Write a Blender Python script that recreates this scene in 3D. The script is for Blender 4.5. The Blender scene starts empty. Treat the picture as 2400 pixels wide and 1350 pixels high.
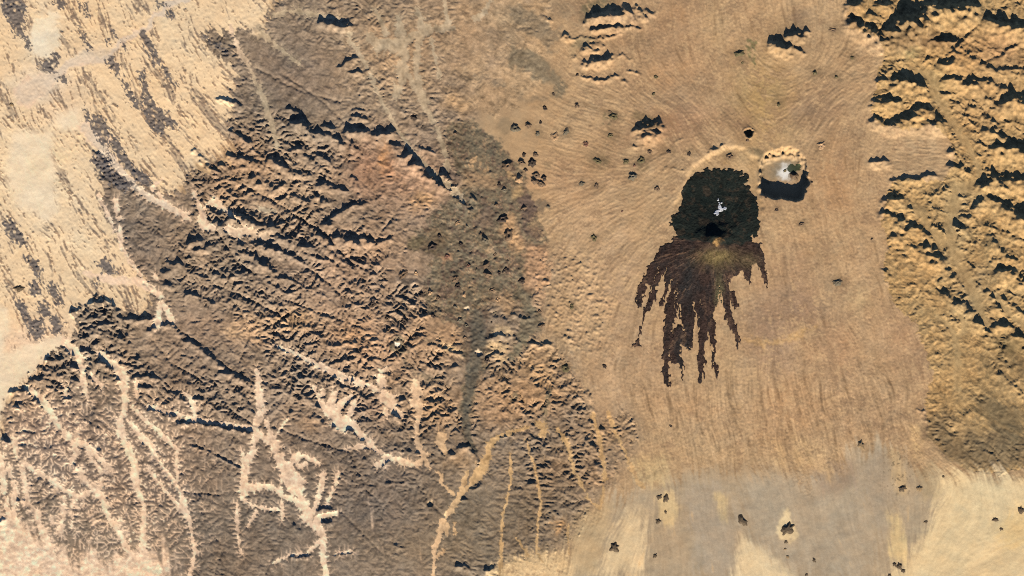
import bpy, math, random, time
import numpy as np
T0 = time.time()
SC = bpy.context.scene
KM = 0.07                                   # kilometres of ground per photo pixel; the scene is in kilometres
SUN_EL, SUN_AZ = 24.0, 9.0                  # sun height; degrees right of straight down the picture


# ------------------------------------------------------------------ camera, sky, sun, exposure
def px(x, y, z=0.0):
    return ((x - 1200) * KM, (675 - y) * KM, z)


cam = bpy.data.cameras.new('camera')
cam_o = bpy.data.objects.new('camera', cam)
SC.collection.objects.link(cam_o)
CAM_H = 400.0
cam_o.location = (0, 0, CAM_H)
cam.sensor_width = 36
cam.lens = 18.0 * CAM_H / (1200 * KM)
cam.clip_start = 10
cam.clip_end = 6000
SC.camera = cam_o
world = bpy.data.worlds.new('World')
SC.world = world
world.use_nodes = True
nt = world.node_tree
sky = nt.nodes.new('ShaderNodeTexSky')
sky.sky_type = 'NISHITA'
sky.sun_disc = False
sky.sun_elevation = math.radians(SUN_EL)
sky.air_density = 0.5
sky.dust_density = 0.0
sky.ozone_density = 4.0
sky.altitude = 2500
sky.sun_rotation = math.radians(180 - SUN_AZ)
nt.links.new(sky.outputs[0], nt.nodes['Background'].inputs[0])
nt.nodes['Background'].inputs[1].default_value = 0.09
sun = bpy.data.lights.new('sun', 'SUN')
sun.energy = 5.0
sun.angle = math.radians(0.5)
sun.color = (1.0, 0.95, 0.87)
sun_o = bpy.data.objects.new('sun', sun)
SC.collection.objects.link(sun_o)
sun_o.rotation_euler = (math.radians(90 - SUN_EL), 0, math.radians(SUN_AZ))
SC.view_settings.view_transform = 'Standard'
SC.view_settings.look = 'None'
SC.view_settings.exposure = 0.5
SC.cycles.diffuse_bounces = 0
SC.cycles.use_denoising = False
SC.cycles.filter_width = 1.05
SC.view_settings.gamma = 1.0
SC.view_settings.use_curve_mapping = False

# ------------------------------------------------------------------ working grid (photo pixels, y down)
CELL = 2.0
GX0, GY0, NX, NY = -100, -100, 1301, 776
X, Y = np.meshgrid(GX0 + CELL * np.arange(NX), GY0 + CELL * np.arange(NY))
X = X.astype(np.float32); Y = Y.astype(np.float32)
FX = np.fft.rfftfreq(NX, CELL)[None, :]
FY = np.fft.fftfreq(NY, CELL)[:, None]
FR = np.hypot(FX, FY)


def gblur(a, s):
    return np.fft.irfft2(np.fft.rfft2(a) * np.exp(-2 * (np.pi * s * FR) ** 2), s=(NY, NX)).astype(np.float32)


def norm(a):
    a = a - a.mean()
    return (a / (a.std() + 1e-9)).astype(np.float32)


def white(seed):
    return np.random.default_rng(seed).standard_normal((NY, NX))


def band(seed, size):                       # smooth noise whose features are about size px
    f = FR * size
    return norm(np.fft.irfft2(np.fft.rfft2(white(seed)) * f * np.exp(-f * f * 1.5), s=(NY, NX)))


def fbm(seed, lo, beta=1.6):                # fractal noise, largest features lo px
    return norm(np.fft.irfft2(np.fft.rfft2(white(seed)) / (FR + 1.0 / lo) ** beta * (FR > 0), s=(NY, NX)))


def sstep(a, b, v):
    t = np.clip((v - a) / (b - a), 0, 1)
    return t * t * (3 - 2 * t)


WX = X + 4.0 * fbm(11, 60, 1.7) + 2.0 * band(12, 12)
WY = Y + 4.0 * fbm(13, 60, 1.7) + 2.0 * band(14, 12)
WX2 = X + 1.2 * band(15, 14) + .8 * band(16, 7)
WY2 = Y + 1.2 * band(17, 14) + .8 * band(18, 7)


def window(x0, y0, x1, y1, pad):
    i0 = max(0, int((x0 - pad - GX0) / CELL)); i1 = min(NX, int((x1 + pad - GX0) / CELL) + 2)
    j0 = max(0, int((y0 - pad - GY0) / CELL)); j1 = min(NY, int((y1 + pad - GY0) / CELL) + 2)
    return slice(j0, max(j1, j0)), slice(i0, max(i1, i0))


def poly(pts, soft=0, wx=None, wy=None):
    wx = WX if wx is None else wx; wy = WY if wy is None else wy
    xs = [p[0] for p in pts]; ys = [p[1] for p in pts]
    out = np.zeros((NY, NX), np.float32)
    s = window(min(xs), min(ys), max(xs), max(ys), 30)
    ax, ay = wx[s], wy[s]
    ins = np.zeros(ax.shape, bool)
    n = len(pts)
    for k in range(n):
        xa, ya = pts[k]; xb, yb = pts[(k + 1) % n]
        if ya == yb:
            continue
        c = (ay > ya) != (ay > yb)
        ins ^= c & (ax < (xb - xa) * (ay - ya) / (yb - ya) + xa)
    out[s] = ins
    return gblur(out, soft) if soft else out


def line(pts, scale=1.0, wx=None, wy=None, out=None):
    """max(0, 1 - distance / width) along a polyline of (x, y, width)"""
    wx = WX2 if wx is None else wx; wy = WY2 if wy is None else wy
    out = np.zeros((NY, NX), np.float32) if out is None else out
    for (xa, ya, wa), (xb, yb, wb) in zip(pts[:-1], pts[1:]):
        wm = max(wa, wb) * scale
        s = window(min(xa, xb), min(ya, yb), max(xa, xb), max(ya, yb), wm + 8)
        ax, ay = wx[s], wy[s]
        dx, dy = xb - xa, yb - ya
        t = np.clip(((ax - xa) * dx + (ay - ya) * dy) / (dx * dx + dy * dy + 1e-6), 0, 1)
        d = np.hypot(ax - xa - t * dx, ay - ya - t * dy)
        np.maximum(out[s], 1 - d / ((wa + (wb - wa) * t) * scale), out=out[s])
    return out


RID = np.zeros((NY, NX), np.float32)
RIDN = 1 + 0.2 * band(21, 18)


RX = X + 1.6 * band(151, 20) + 1.5 * band(152, 8)
RY = Y + 1.8 * band(153, 20) + 1.6 * band(154, 8)


def ridge(pts, w, k=1.8, south=1.35, north=0.6):
    """a crest with a steep side away from the sun; w = width of the shade it throws, px"""
    if not isinstance(w, (list, tuple)):
        w = [w] * len(pts)
    if len(pts) == 1:
        pts = [(pts[0][0] - w[0] * .4, pts[0][1]), (pts[0][0] + w[0] * .4, pts[0][1])]; w = [w[0]] * 2
    for (xa, ya), (xb, yb), wa, wb in zip(pts[:-1], pts[1:], w[:-1], w[1:]):
        ya = ya + wa * .42; yb = yb + wb * .42
        s = window(min(xa, xb), min(ya, yb), max(xa, xb), max(ya, yb), max(wa, wb) * 1.5 + 8)
        ax, ay = RX[s], RY[s]
        dx, dy = xb - xa, yb - ya
        t = np.clip(((ax - xa) * dx + (ay - ya) * dy) / (dx * dx + dy * dy + 1e-6), 0, 1)
        ox, oy = ax - xa - t * dx, ay - ya - t * dy
        d = np.hypot(ox, oy) + 1e-4
        u = np.clip(.5 - .5 * oy / d, 0, 1)                     # 1 on the far side from the sun
        ww = (wa + (wb - wa) * t)
        p = np.clip(1 - d / (ww * (north * u + south * (1 - u))), 0, 1)
        h = p * ww * KM * math.tan(math.radians(SUN_EL)) * k * np.clip(RIDN[s], .55, 1.4)
        np.maximum(RID[s], h, out=RID[s])


# ------------------------------------------------------------------ flow directions and streaks on the plains
DIRS = [(200, 100, .5, 1), (60, 30, .5, 1), (120, 420, .6, 1), (400, 150, .5, 1), (420, 350, .75, 1), (60, 600, .6, 1), (250, 600, .6, 1), (100, 900, .2, 1), (150, 1250, .15, 1), (350, 1250, .25, 1),
        (600, 250, 1, .8), (750, 180, 1, .6), (950, 60, .4, 1), (1000, 250, .5, 1), (1250, 100, .6, .8), (1250, 180, .8, 1), (1250, 260, 1, .5), (1400, 250, 1, .2), (1480, 120, .25, 1), (1560, 60, .3, 1), (1560, 230, 1, .8),
        (1640, 250, 1, 1.3), (1650, 60, .05, 1), (1690, 180, .25, 1), (1720, 260, .7, 1), (1850, 20, .15, 1), (1920, 60, .0, 1), (1960, 170, -1, 1.2), (2010, 180, -1, .45), (1880, 220, -.8, .6), (1800, 200, .9, .3), (1960, 270, -.6, .8), (2010, 330, -.3, 1),
        (2150, 340, 1, .05), (2150, 390, 1, -.3), (1960, 420, .15, 1), (1960, 560, .2, 1), (2040, 500, .15, 1), (1830, 530, .3, 1), (1860, 620, .15, 1), (1800, 800, .05, 1), (1900, 750, .3, 1), (1980, 850, .35, 1), (2100, 820, .2, 1), (2150, 950, .2, 1),
        (2100, 60, .7, 1), (2200, 120, 1, .5), (2300, 150, 1, .35), (2380, 60, 1, .2), (2380, 280, 1, .45), (2280, 260, 1, .7), (2150, 250, .6, 1), (2300, 340, 1, .9), (2370, 420, 1, .25), (2360, 500, 1, .7), (2350, 600, 1, .45), (2280, 620, .5, 1), (2150, 560, 1, .9), (2120, 480, 1, .5), (2250, 720, .9, 1), (2370, 750, 1, .55), (2140, 640, .35, 1), (2380, 880, 1, .9), (2200, 700, .4, 1), (1400, 360, 1, .4), (1300, 330, 1, .45), (1350, 470, -1, .5), (1330, 580, -.6, 1), (1450, 470, 1, -.35), (1430, 560, -1, .8), (1500, 560, -1, 1.1), (1430, 680, -.45, 1), (1500, 800, .0, 1), (1400, 780, -.3, 1),
        (1380, 900, .2, 1), (1500, 950, .3, 1), (1600, 1000, .2, 1), (1750, 950, .15, 1), (1900, 1000, .25, 1), (1650, 1150, .1, 1), (1560, 1250, .1, 1), (1800, 1150, .35, 1), (1950, 1200, .3, 1), (2080, 1100, .1, 1), (1450, 1280, -.5, 1),
        (2250, 1200, -.7, 1), (2350, 1300, -1, .5), (2300, 1150, .4, 1), (2300, 1000, 1, .6), (2250, 1050, 1, .35), (1560, 400, -1, .8), (1600, 330, .8, 1), (1700, 900, .1, 1)]
cs = np.zeros((NY, NX), np.float32); sn = cs.copy(); wt = cs.copy()
for x, y, dx, dy in DIRS:
    a = 2 * math.atan2(dy, dx)
    w = 1.0 / ((X - x) ** 2 + (Y - y) ** 2 + 900.0) ** 1.5
    cs += w * math.cos(a); sn += w * math.sin(a); wt += w
TH = .5 * np.arctan2(sn, cs) + .10 * band(41, 90)
VX = np.cos(TH); VY = np.sin(TH)


def lic(src, steps, step=1.0):
    out = src.copy()
    for sgn in (1, -1):
        pi = (X - GX0) / CELL; pj = (Y - GY0) / CELL
        pdx = VX * sgn; pdy = VY * sgn
        for k in range(steps):
            pi = pi + pdx * step; pj = pj + pdy * step
            i = np.clip(np.rint(pi), 0, NX - 1).astype(np.int32); j = np.clip(np.rint(pj), 0, NY - 1).astype(np.int32)
            nvx = VX[j, i]; nvy = VY[j, i]
            s = np.where(nvx * pdx + nvy * pdy < 0, -1, 1)
            pdx = nvx * s; pdy = nvy * s
            out += src[j, i]
    return norm(out)


L_fine = lic(band(42, 6) + .6 * band(43, 4), 6)
L_mid = lic(band(44, 12), 12)
L_dash = lic(band(46, 8) + .7 * band(47, 5), 3)
L_wide = lic(band(45, 45), 26, 1.5)
print('streaks', round(time.time() - T0, 1))

# ------------------------------------------------------------------ zones (traced in photo pixels)
PLATEAU = [(460, 75), (530, 68), (620, 72), (640, 20), (690, -120), (1290, -120), (1300, 60), (1270, 200), (1200, 255), (1110, 270), (1100, 330), (1130, 480), (1190, 480), (1230, 560), (1290, 590), (1285, 640), (1265, 700), (1275, 760), (1240, 810), (1310, 800), (1330, 860), (1380, 940), (1400, 990), (1490, 960), (1510, 1000), (1480, 1060), (1410, 1160), (1380, 1200), (1330, 1280), (1240, 1310),
           (1170, 1330), (1165, 1500), (-120, 1500), (-120, 1080), (8, 1040), (22, 930), (90, 870), (150, 800), (190, 770),
           (165, 730), (230, 698), (270, 715), (340, 745), (352, 690), (335, 660), (300, 600), (240, 500), (228, 430), (215, 370), (228, 355), (250, 372), (300, 420), (350, 440), (420, 465), (445, 400), (540, 385),
           (550, 330), (530, 240), (560, 190), (540, 155), (500, 125)]
MOUNTAIN = [(1975, -120), (1985, 20), (1985, 60), (2020, 75), (2055, 95), (2070, 130), (2055, 170), (2058, 205), (2046, 235), (2052, 290), (2130, 300), (2190, 285), (2225, 330), (2240, 380), (2215, 425), (2090, 412), (2078, 470),
            (2070, 510), (2080, 560), (2075, 640), (2090, 700), (2150, 770), (2185, 880), (2172, 960), (2185, 1030), (2230, 1080), (2290, 1108), (2350, 1114), (2420, 1090), (2560, 1090), (2560, -120)]
FIELD = [(1050, 290), (1110, 285), (1180, 345), (1232, 400), (1252, 480), (1285, 570), (1262, 620), (1240, 700), (1268, 735), (1268, 765), (1238, 800), (1205, 850), (1195, 850), (1220, 770), (1225, 720), (1200, 700),
         (1172, 690), (1140, 715), (1152, 770), (1142, 860), (1115, 905), (1110, 960), (1095, 1000), (1110, 1045), (1122, 1060), (1112, 1065), (1085, 1030), (1077, 960), (1092, 870), (1085, 760), (1055, 760), (1010, 740), (985, 680),
         (1000, 640), (1020, 600), (975, 590), (950, 570), (990, 530), (1010, 500), (1060, 470), (1085, 430), (1050, 350)]

def ragged(m, soft, *noise):
    g = gblur(m, soft)
    return sstep(.40, .60, g + sum(noise) * np.clip(4.5 * g * (1 - g), 0, 1) ** .5 * (g > .03) * (g < .97))


P = ragged(poly(PLATEAU), 15, .09 * band(22, 18), .06 * band(23, 8), .10 * L_mid + .12 * np.clip(L_wide, -1.5, 1.5) + .08 * L_dash)
MT = ragged(poly(MOUNTAIN), 7, .10 * band(25, 14), .08 * band(26, 7))
VF = poly(FIELD, 1.5)
AMP = 0.045 * P + 0.062 * MT
for pts, a, soft in [
    ([(440, 400), (540, 380), (550, 320), (600, 300), (680, 270), (760, 310), (840, 340), (830, 400), (760, 430), (760, 540), (900, 560), (870, 640), (760, 640), (640, 620), (560, 600), (450, 530)], .11, 20),
    ([(370, 600), (480, 560), (640, 590), (780, 640), (760, 700), (560, 720), (400, 680)], .10, 25),
    ([(165, 730), (230, 698), (270, 715), (310, 780), (330, 870), (270, 900), (60, 960), (20, 930), (90, 860), (190, 770)], .13, 10),
    ([(640, 640), (1000, 640), (1060, 860), (1080, 1000), (760, 1000), (600, 850)], .105, 25),
    ([(330, 860), (600, 860), (600, 1010), (340, 1010)], .085, 25),
    ([(560, 80), (770, 70), (810, 140), (830, 230), (770, 290), (660, 260), (580, 200)], .022, 15),
    ([(780, 370), (900, 350), (1000, 430), (1070, 490), (1040, 540), (900, 520), (850, 470)], .035, 20),
    ([(280, 500), (370, 600), (350, 640), (300, 610)], .04, 8),
    ([(240, 470), (300, 500), (390, 610), (350, 650), (320, 650), (240, 500)], .04, 8),
    ([(0, 960), (330, 960), (480, 1100), (480, 1350), (0, 1350)], .035, 30),
    ([(480, 1190), (1000, 1190), (1000, 1400), (480, 1400)], .025, 40),
    ([(1000, 1080), (1200, 1050), (1250, 1320), (1000, 1350)], .028, 30),
    ([(1140, 800), (1320, 790), (1400, 980), (1200, 1000)], .085, 15),
    ([(1200, 1000), (1420, 1000), (1400, 1120), (1230, 1150)], .085, 20),
    ([(880, -100), (1200, -100), (1160, 130), (1080, 250), (1000, 200), (900, 120)], .03, 30),
    ([(2240, 60), (2420, 60), (2420, 320), (2280, 200)], .05, 20),
    ([(1080, -120), (1340, -120), (1340, 270), (1080, 280)], .016, 20),
    ([(-120, 1240), (420, 1240), (420, 1500), (-120, 1500)], .02, 30),
    ([(2060, 560), (2195, 610), (2200, 690), (2225, 760), (2300, 800), (2340, 870), (2440, 930), (2440, 1130), (2200, 1130), (2150, 900), (2080, 700)], .035, 12),
]:
    m = poly(pts, soft)
    AMP = AMP * (1 - m) + a * m
AMP *= np.clip(P + MT, 0, 1)
AMP *= 1 - .6 * VF
AMP *= np.clip(1 + .35 * fbm(27, 120, 1.4), .35, 1.6)

# sandy valleys: (x, y, half-width)
CHANNELS = [
    [(600, 868, 4), (606, 905, 6), (612, 960, 9), (600, 1000, 5), (606, 1020, 7), (642, 1036, 9), (658, 1072, 14), (680, 1110, 19), (694, 1132, 19), (700, 1160, 11), (712, 1185, 11), (728, 1212, 16), (748, 1235, 9), (757, 1262, 6), (757, 1300, 5), (764, 1352, 5), (766, 1460, 6)],
    [(347, 953, 3), (380, 962, 4), (417, 970, 5), (443, 980, 6), (470, 985, 4), (500, 990, 4), (560, 998, 4), (597, 1005, 4)],
    [(458, 980, 5), (456, 955, 6), (447, 935, 4), (430, 920, 2)],
    [(600, 1010, 4), (592, 1060, 7), (576, 1090, 8), (571, 1120, 6), (576, 1150, 9)],
    [(567, 1052, 2), (570, 1100, 4)],
    [(575, 1145, 12), (590, 1143, 9), (620, 1140, 5), (655, 1147, 6), (664, 1165, 5), (690, 1170, 6), (702, 1180, 6)],
    [(660, 1100, 2), (658, 1150, 3), (662, 1218, 2)],
    [(575, 1150, 6), (566, 1170, 4), (590, 1184, 3), (630, 1194, 3), (660, 1196, 2)],
    [(625, 990, 5), (632, 1020, 5), (642, 1036, 6)], [(645, 1025, 2), (660, 1000, 2), (672, 985, 1)],
    [(690, 1075, 8), (712, 1070, 7), (730, 1076, 3), (745, 1088, 3)], [(700, 1095, 7), (716, 1085, 4)],
    [(757, 1112, 5), (750, 1150, 5), (740, 1185, 3), (728, 1205, 5)],
    [(793, 1108, 3), (783, 1140, 3), (770, 1170, 3), (764, 1184, 2)],
    [(728, 1216, 4), (760, 1210, 4), (790, 1202, 3)],
    [(756, 1262, 4), (720, 1298, 3), (680, 1300, 2), (640, 1320, 2)], [(762, 1306, 4), (795, 1296, 2), (825, 1292, 2)],
    [(735, 906, 3), (748, 935, 4), (765, 965, 6), (790, 985, 16), (812, 993, 14), (835, 1008, 8), (860, 1032, 7), (882, 1055, 5), (905, 1070, 5), (940, 1080, 6), (975, 1090, 5), (995, 1076, 4)],
    [(784, 920, 5), (777, 945, 9), (788, 980, 14)], [(825, 925, 3), (800, 950, 8), (790, 975, 13)], [(833, 940, 3), (818, 968, 7), (805, 985, 12)], [(757, 915, 4), (752, 935, 3)],
    [(885, 1090, 5), (905, 1078, 5)], [(815, 1050, 3), (850, 1046, 4), (868, 1050, 3)],
    [(640, 806, 2), (690, 828, 3), (735, 850, 4), (760, 862, 6), (790, 876, 8), (825, 892, 7), (860, 902, 5), (890, 918, 6), (905, 940, 9)],
    [(898, 868, 7), (893, 890, 10), (892, 912, 9), (908, 935, 12), (925, 958, 10), (940, 975, 4)], [(903, 960, 4), (906, 978, 2)],
    [(973, 895, 4), (977, 920, 10), (978, 945, 12), (981, 965, 6), (977, 1005, 5), (976, 1030, 5), (984, 1055, 5), (995, 1076, 6), (1003, 1092, 3), (1018, 1104, 2), (1036, 1114, 2), (1032, 1130, 3), (1050, 1146, 2), (1064, 1160, 3)],
    [(1005, 1063, 2), (990, 1075, 4)],
    [(1240, 1000, 2), (1205, 1012, 3), (1168, 1022, 4), (1148, 1044, 6), (1140, 1075, 8), (1133, 1092, 9), (1117, 1118, 8), (1100, 1140, 4), (1075, 1160, 5)],
    [(1035, 1018, 9), (1032, 1040, 7), (1042, 1060, 4)],
    [(1094, 1106, 3), (1088, 1130, 5), (1076, 1165, 5), (1062, 1190, 6), (1036, 1225, 5), (1030, 1262, 6), (1018, 1285, 3), (1016, 1350, 3), (1014, 1460, 3)],
    [(1048, 1230, 4), (1043, 1262, 3)], [(1066, 1225, 2), (1066, 1250, 2)], [(1025, 1305, 4), (1040, 1290, 2)],
    # left margin gullies
    [(290, 900, 10), (293, 940, 6), (288, 975, 5), (280, 1000, 9), (292, 1030, 8), (300, 1052, 6), (315, 1090, 10), (318, 1125, 9), (326, 1155, 5), (338, 1190, 4), (336, 1230, 5), (334, 1290, 6), (325, 1352, 8)],
    [(60, 905, 4), (95, 935, 7), (125, 975, 6), (140, 1005, 5), (170, 1030, 8), (205, 1045, 5), (222, 1065, 4), (240, 1083, 5), (258, 1100, 3)],
    [(30, 1020, 4), (40, 1075, 5), (70, 1095, 4), (110, 1120, 4), (150, 1148, 4), (180, 1165, 6), (225, 1150, 5), (238, 1165, 7), (246, 1190, 5), (258, 1220, 5), (275, 1245, 6), (290, 1270, 5), (300, 1290, 4), (335, 1330, 5)],
    [(300, 985, 3), (320, 1012, 6), (350, 1043, 7), (370, 1080, 3), (400, 1120, 4), (415, 1140, 5), (428, 1170, 5), (438, 1205, 7), (446, 1230, 3), (450, 1260, 3), (458, 1290, 4), (452, 1320, 3), (446, 1352, 4)],
    [(310, 955, 3), (340, 985, 3), (370, 1010, 4), (400, 1040, 4), (416, 1053, 3), (414, 1090, 2), (415, 1130, 3)],
    [(345, 1098, 2), (370, 1130, 3), (400, 1165, 3), (425, 1195, 4)],
    [(205, 1045, 4), (212, 1075, 3), (232, 1095, 3), (240, 1120, 4), (235, 1140, 5)], [(170, 1080, 6), (180, 1060, 4), (170, 1035, 4)], [(190, 1100, 4), (195, 1130, 5), (222, 1150, 5)],
    [(52, 1095, 4), (60, 1150, 4), (66, 1180, 4), (85, 1200, 5), (100, 1250, 6), (120, 1290, 6), (125, 1330, 6)], [(20, 1090, 4), (35, 1150, 4), (30, 1210, 5), (50, 1250, 6)], [(0, 1070, 6), (8, 1140, 5), (15, 1190, 4), (32, 1230, 4)],
    [(150, 1160, 2), (148, 1210, 3), (140, 1250, 5)], [(170, 1170, 2), (168, 1240, 2)], [(150, 800, 8), (190, 840, 8), (196, 900, 5), (205, 935, 3)], [(235, 830, 6), (275, 860, 9), (292, 890, 10)], [(215, 880, 4), (238, 905, 3)], [(320, 900, 5), (322, 935, 3)], [(150, 900, 3), (155, 930, 3)],
    [(556, 1180, 2), (555, 1220, 3), (558, 1260, 3), (566, 1300, 1)], [(600, 1200, 3), (580, 1235, 1)],
    # north-west dry rivers
    [(440, 0, 5), (390, 10, 6), (382, 30, 5), (356, 40, 5), (350, 65, 5), (322, 78, 7), (285, 95, 5), (262, 125, 4), (240, 142, 5), (200, 140, 10), (160, 150, 6), (135, 175, 7), (100, 195, 20), (60, 220, 22)],
    [(200, 300, 12), (228, 335, 11), (262, 375, 9), (285, 405, 7), (320, 440, 7), (350, 462, 6), (385, 480, 6), (420, 500, 4), (445, 515, 3)],
    [(350, 455, 6), (366, 430, 4), (380, 420, 3)], [(258, 350, 3), (252, 345, 3), (258, 320, 2)],
    [(500, 470, 8), (545, 505, 3), (580, 540, 2)], [(370, 455, 4), (405, 490, 5), (440, 500, 2)], [(610, 490, 4), (645, 495, 2)],
    [(610, 640, 1), (200, 640, 5), (260, 655, 8), (320, 660, 8), (352, 675, 7), (370, 690, 6), (385, 720, 4), (400, 745, 6), (405, 755, 3)][1:],
    [(375, 700, 5), (372, 740, 6), (368, 758, 8), (360, 765, 4)], [(350, 660, 3), (365, 650, 6)],
    [(270, 470, 5), (280, 540, 4), (285, 580, 4), (310, 620, 3), (340, 660, 3)], [(230, 460, 4), (250, 500, 4), (270, 540, 4)],
    [(500, 460, 3), (465, 510, 3), (475, 530, 8), (500, 535, 5)], [(535, 540, 8), (590, 550, 10), (620, 555, 6)], [(455, 450, 4), (480, 520, 5)],
    # grey upland corridors, north centre
    [(540, 60, 4), (560, 120, 4), (590, 165, 4), (600, 200, 3), (620, 240, 3), (640, 290, 3), (650, 345, 3)],
    [(600, 70, 12), (628, 90, 4), (660, 118, 3), (700, 150, 2)], [(640, 35, 4), (690, 25, 5), (740, 35, 4), (800, 45, 3)],
    [(610, 200, 3), (625, 255, 5), (632, 285, 4), (640, 320, 2)],
    [(820, 80, 4), (818, 95, 4), (835, 115, 3), (850, 140, 4), (863, 163, 4), (880, 205, 3), (900, 247, 3), (935, 310, 3), (967, 355, 4), (1005, 395, 4), (1030, 423, 6), (1068, 450, 8), (1085, 470, 4)],
    [(960, 180, 6), (973, 207, 5), (1000, 257, 4), (1018, 290, 5), (1030, 320, 5), (1040, 350, 5), (1047, 383, 5), (1050, 400, 3)],
    [(870, 90, 10), (890, 110, 12), (920, 105, 16), (950, 95, 9), (1000, 70, 9), (1060, 65, 4)], [(932, 40, 4), (940, 75, 12), (945, 110, 10), (945, 170, 12), (930, 225, 6)],
    [(978, 20, 4), (988, 60, 8), (980, 120, 6), (975, 170, 7), (985, 215, 6), (1005, 240, 4)], [(905, 80, 6), (890, 40, 3), (875, 20, 2)], [(1040, 0, 3), (1048, 40, 3), (1050, 60, 6)], [(1150, 0, 3), (1135, 30, 4), (1115, 45, 6)],
    [(1010, 90, 3), (1022, 140, 3), (1030, 180, 3)],
    # south of the volcanic field, towards the fans
    [(1195, 1060, 1), (1198, 1130, 2), (1178, 1210, 2), (1172, 1350, 3)], [(1232, 1030, 1), (1252, 1090, 2), (1262, 1140, 2), (1268, 1180, 2), (1260, 1220, 2), (1258, 1295, 3), (1275, 1320, 3)],
    [(1305, 1005, 3), (1330, 1040, 4), (1345, 1100, 3), (1365, 1140, 2), (1382, 1175, 2), (1405, 1190, 4)], [(1390, 970, 3), (1405, 1030, 4), (1412, 1080, 4), (1418, 1120, 3), (1408, 1190, 4)],
    [(1440, 1010, 2), (1465, 1060, 3), (1485, 1110, 4), (1505, 1140, 5)], [(1331, 1230, 2), (1333, 1300, 2)], [(1210, 1260, 1), (1240, 1305, 2)],
    [(1428, 970, 6), (1436, 1000, 4)], [(1268, 1000, 9), (1272, 1012, 8)],
    # mountains
    [(2120, 175, 8), (2180, 180, 12), (2190, 220, 9), (2215, 255, 9), (2240, 300, 8), (2270, 345, 6), (2290, 385, 5), (2300, 420, 7), (2260, 440, 10)],
    [(2240, 440, 12), (2232, 520, 12), (2230, 570, 12), (2250, 620, 11), (2275, 670, 10), (2300, 730, 8), (2315, 765, 5)], [(2150, 490, 10), (2180, 530, 10), (2210, 570, 10)],
    [(2330, 690, 6), (2370, 740, 6), (2420, 770, 6)], [(2250, 740, 5), (2262, 775, 5), (2240, 790, 5), (2244, 830, 6), (2244, 910, 6)], [(2195, 740, 3), (2225, 765, 3), (2240, 790, 4)],
]
# drainage lines that are not filled with sand
LINES = [
    [(600, 680), (680, 706), (740, 730), (800, 750), (835, 765)], [(605, 578), (650, 590), (690, 612), (720, 628), (760, 655), (800, 692)], [(700, 510), (750, 540), (790, 580), (840, 635), (885, 705)],
    [(395, 755), (450, 795), (500, 835), (540, 870), (595, 905)], [(505, 670), (560, 690), (620, 720), (660, 740)], [(560, 720), (585, 780), (562, 850)], [(360, 800), (400, 850), (470, 890)],
    [(640, 800), (640, 760), (700, 720)], [(470, 480), (520, 560), (560, 620), (600, 640)], [(550, 420), (600, 450), (640, 470), (700, 510)], [(880, 570), (850, 600), (815, 605)],
    [(950, 540), (900, 560), (840, 555), (790, 530)], [(920, 510), (890, 550), (880, 565)], [(840, 470), (780, 500), (760, 525)], [(640, 1000), (720, 1030), (820, 1060), (860, 1150), (895, 1180), (900, 1300), (905, 1360)],
    [(500, 890), (540, 960), (600, 1000)], [(460, 1045), (530, 1075), (565, 1095)], [(350, 1050), (420, 1150), (520, 1160)], [(480, 1200), (520, 1290), (500, 1350)], [(620, 1220), (640, 1300), (620, 1350)],
    [(800, 1200), (860, 1260), (900, 1300)], [(660, 170), (760, 240), (820, 300)], [(600, 160), (700, 210), (800, 240)], [(1010, 1000), (960, 1030)], [(970, 1120), (1010, 1180), (1040, 1210)],
    [(2305, 40), (2288, 62), (2262, 85), (2240, 120), (2215, 150)], [(2400, 60), (2305, 40)], [(2400, 110), (2340, 130), (2290, 150)], [(2280, 180), (2350, 205), (2365, 235), (2400, 240)], [(2300, 265), (2345, 310), (2400, 340)],
    [(2310, 420), (2400, 420)], [(2400, 505), (2340, 475), (2300, 440)], [(2400, 560), (2330, 545)], [(2390, 655), (2340, 620)], [(1995, 30), (2060, 70), (2110, 40), (2130, 0)], [(2060, 70), (2090, 100), (2170, 90)], [(2180, 0), (2150, 40), (2110, 80)],
]
SANDY = np.zeros((NY, NX), np.float32)
for c in CHANNELS:
    line([(x, y, max(1.5, w * .98)) for x, y, w in c], 2.8, out=SANDY)
SANDY *= np.clip(1 + .16 * band(28, 26), .6, 1.3)
THIN = np.zeros((NY, NX), np.float32)
for c in LINES:
    line([(x, y, 4) for x, y in c], 1.0, out=THIN)




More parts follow.
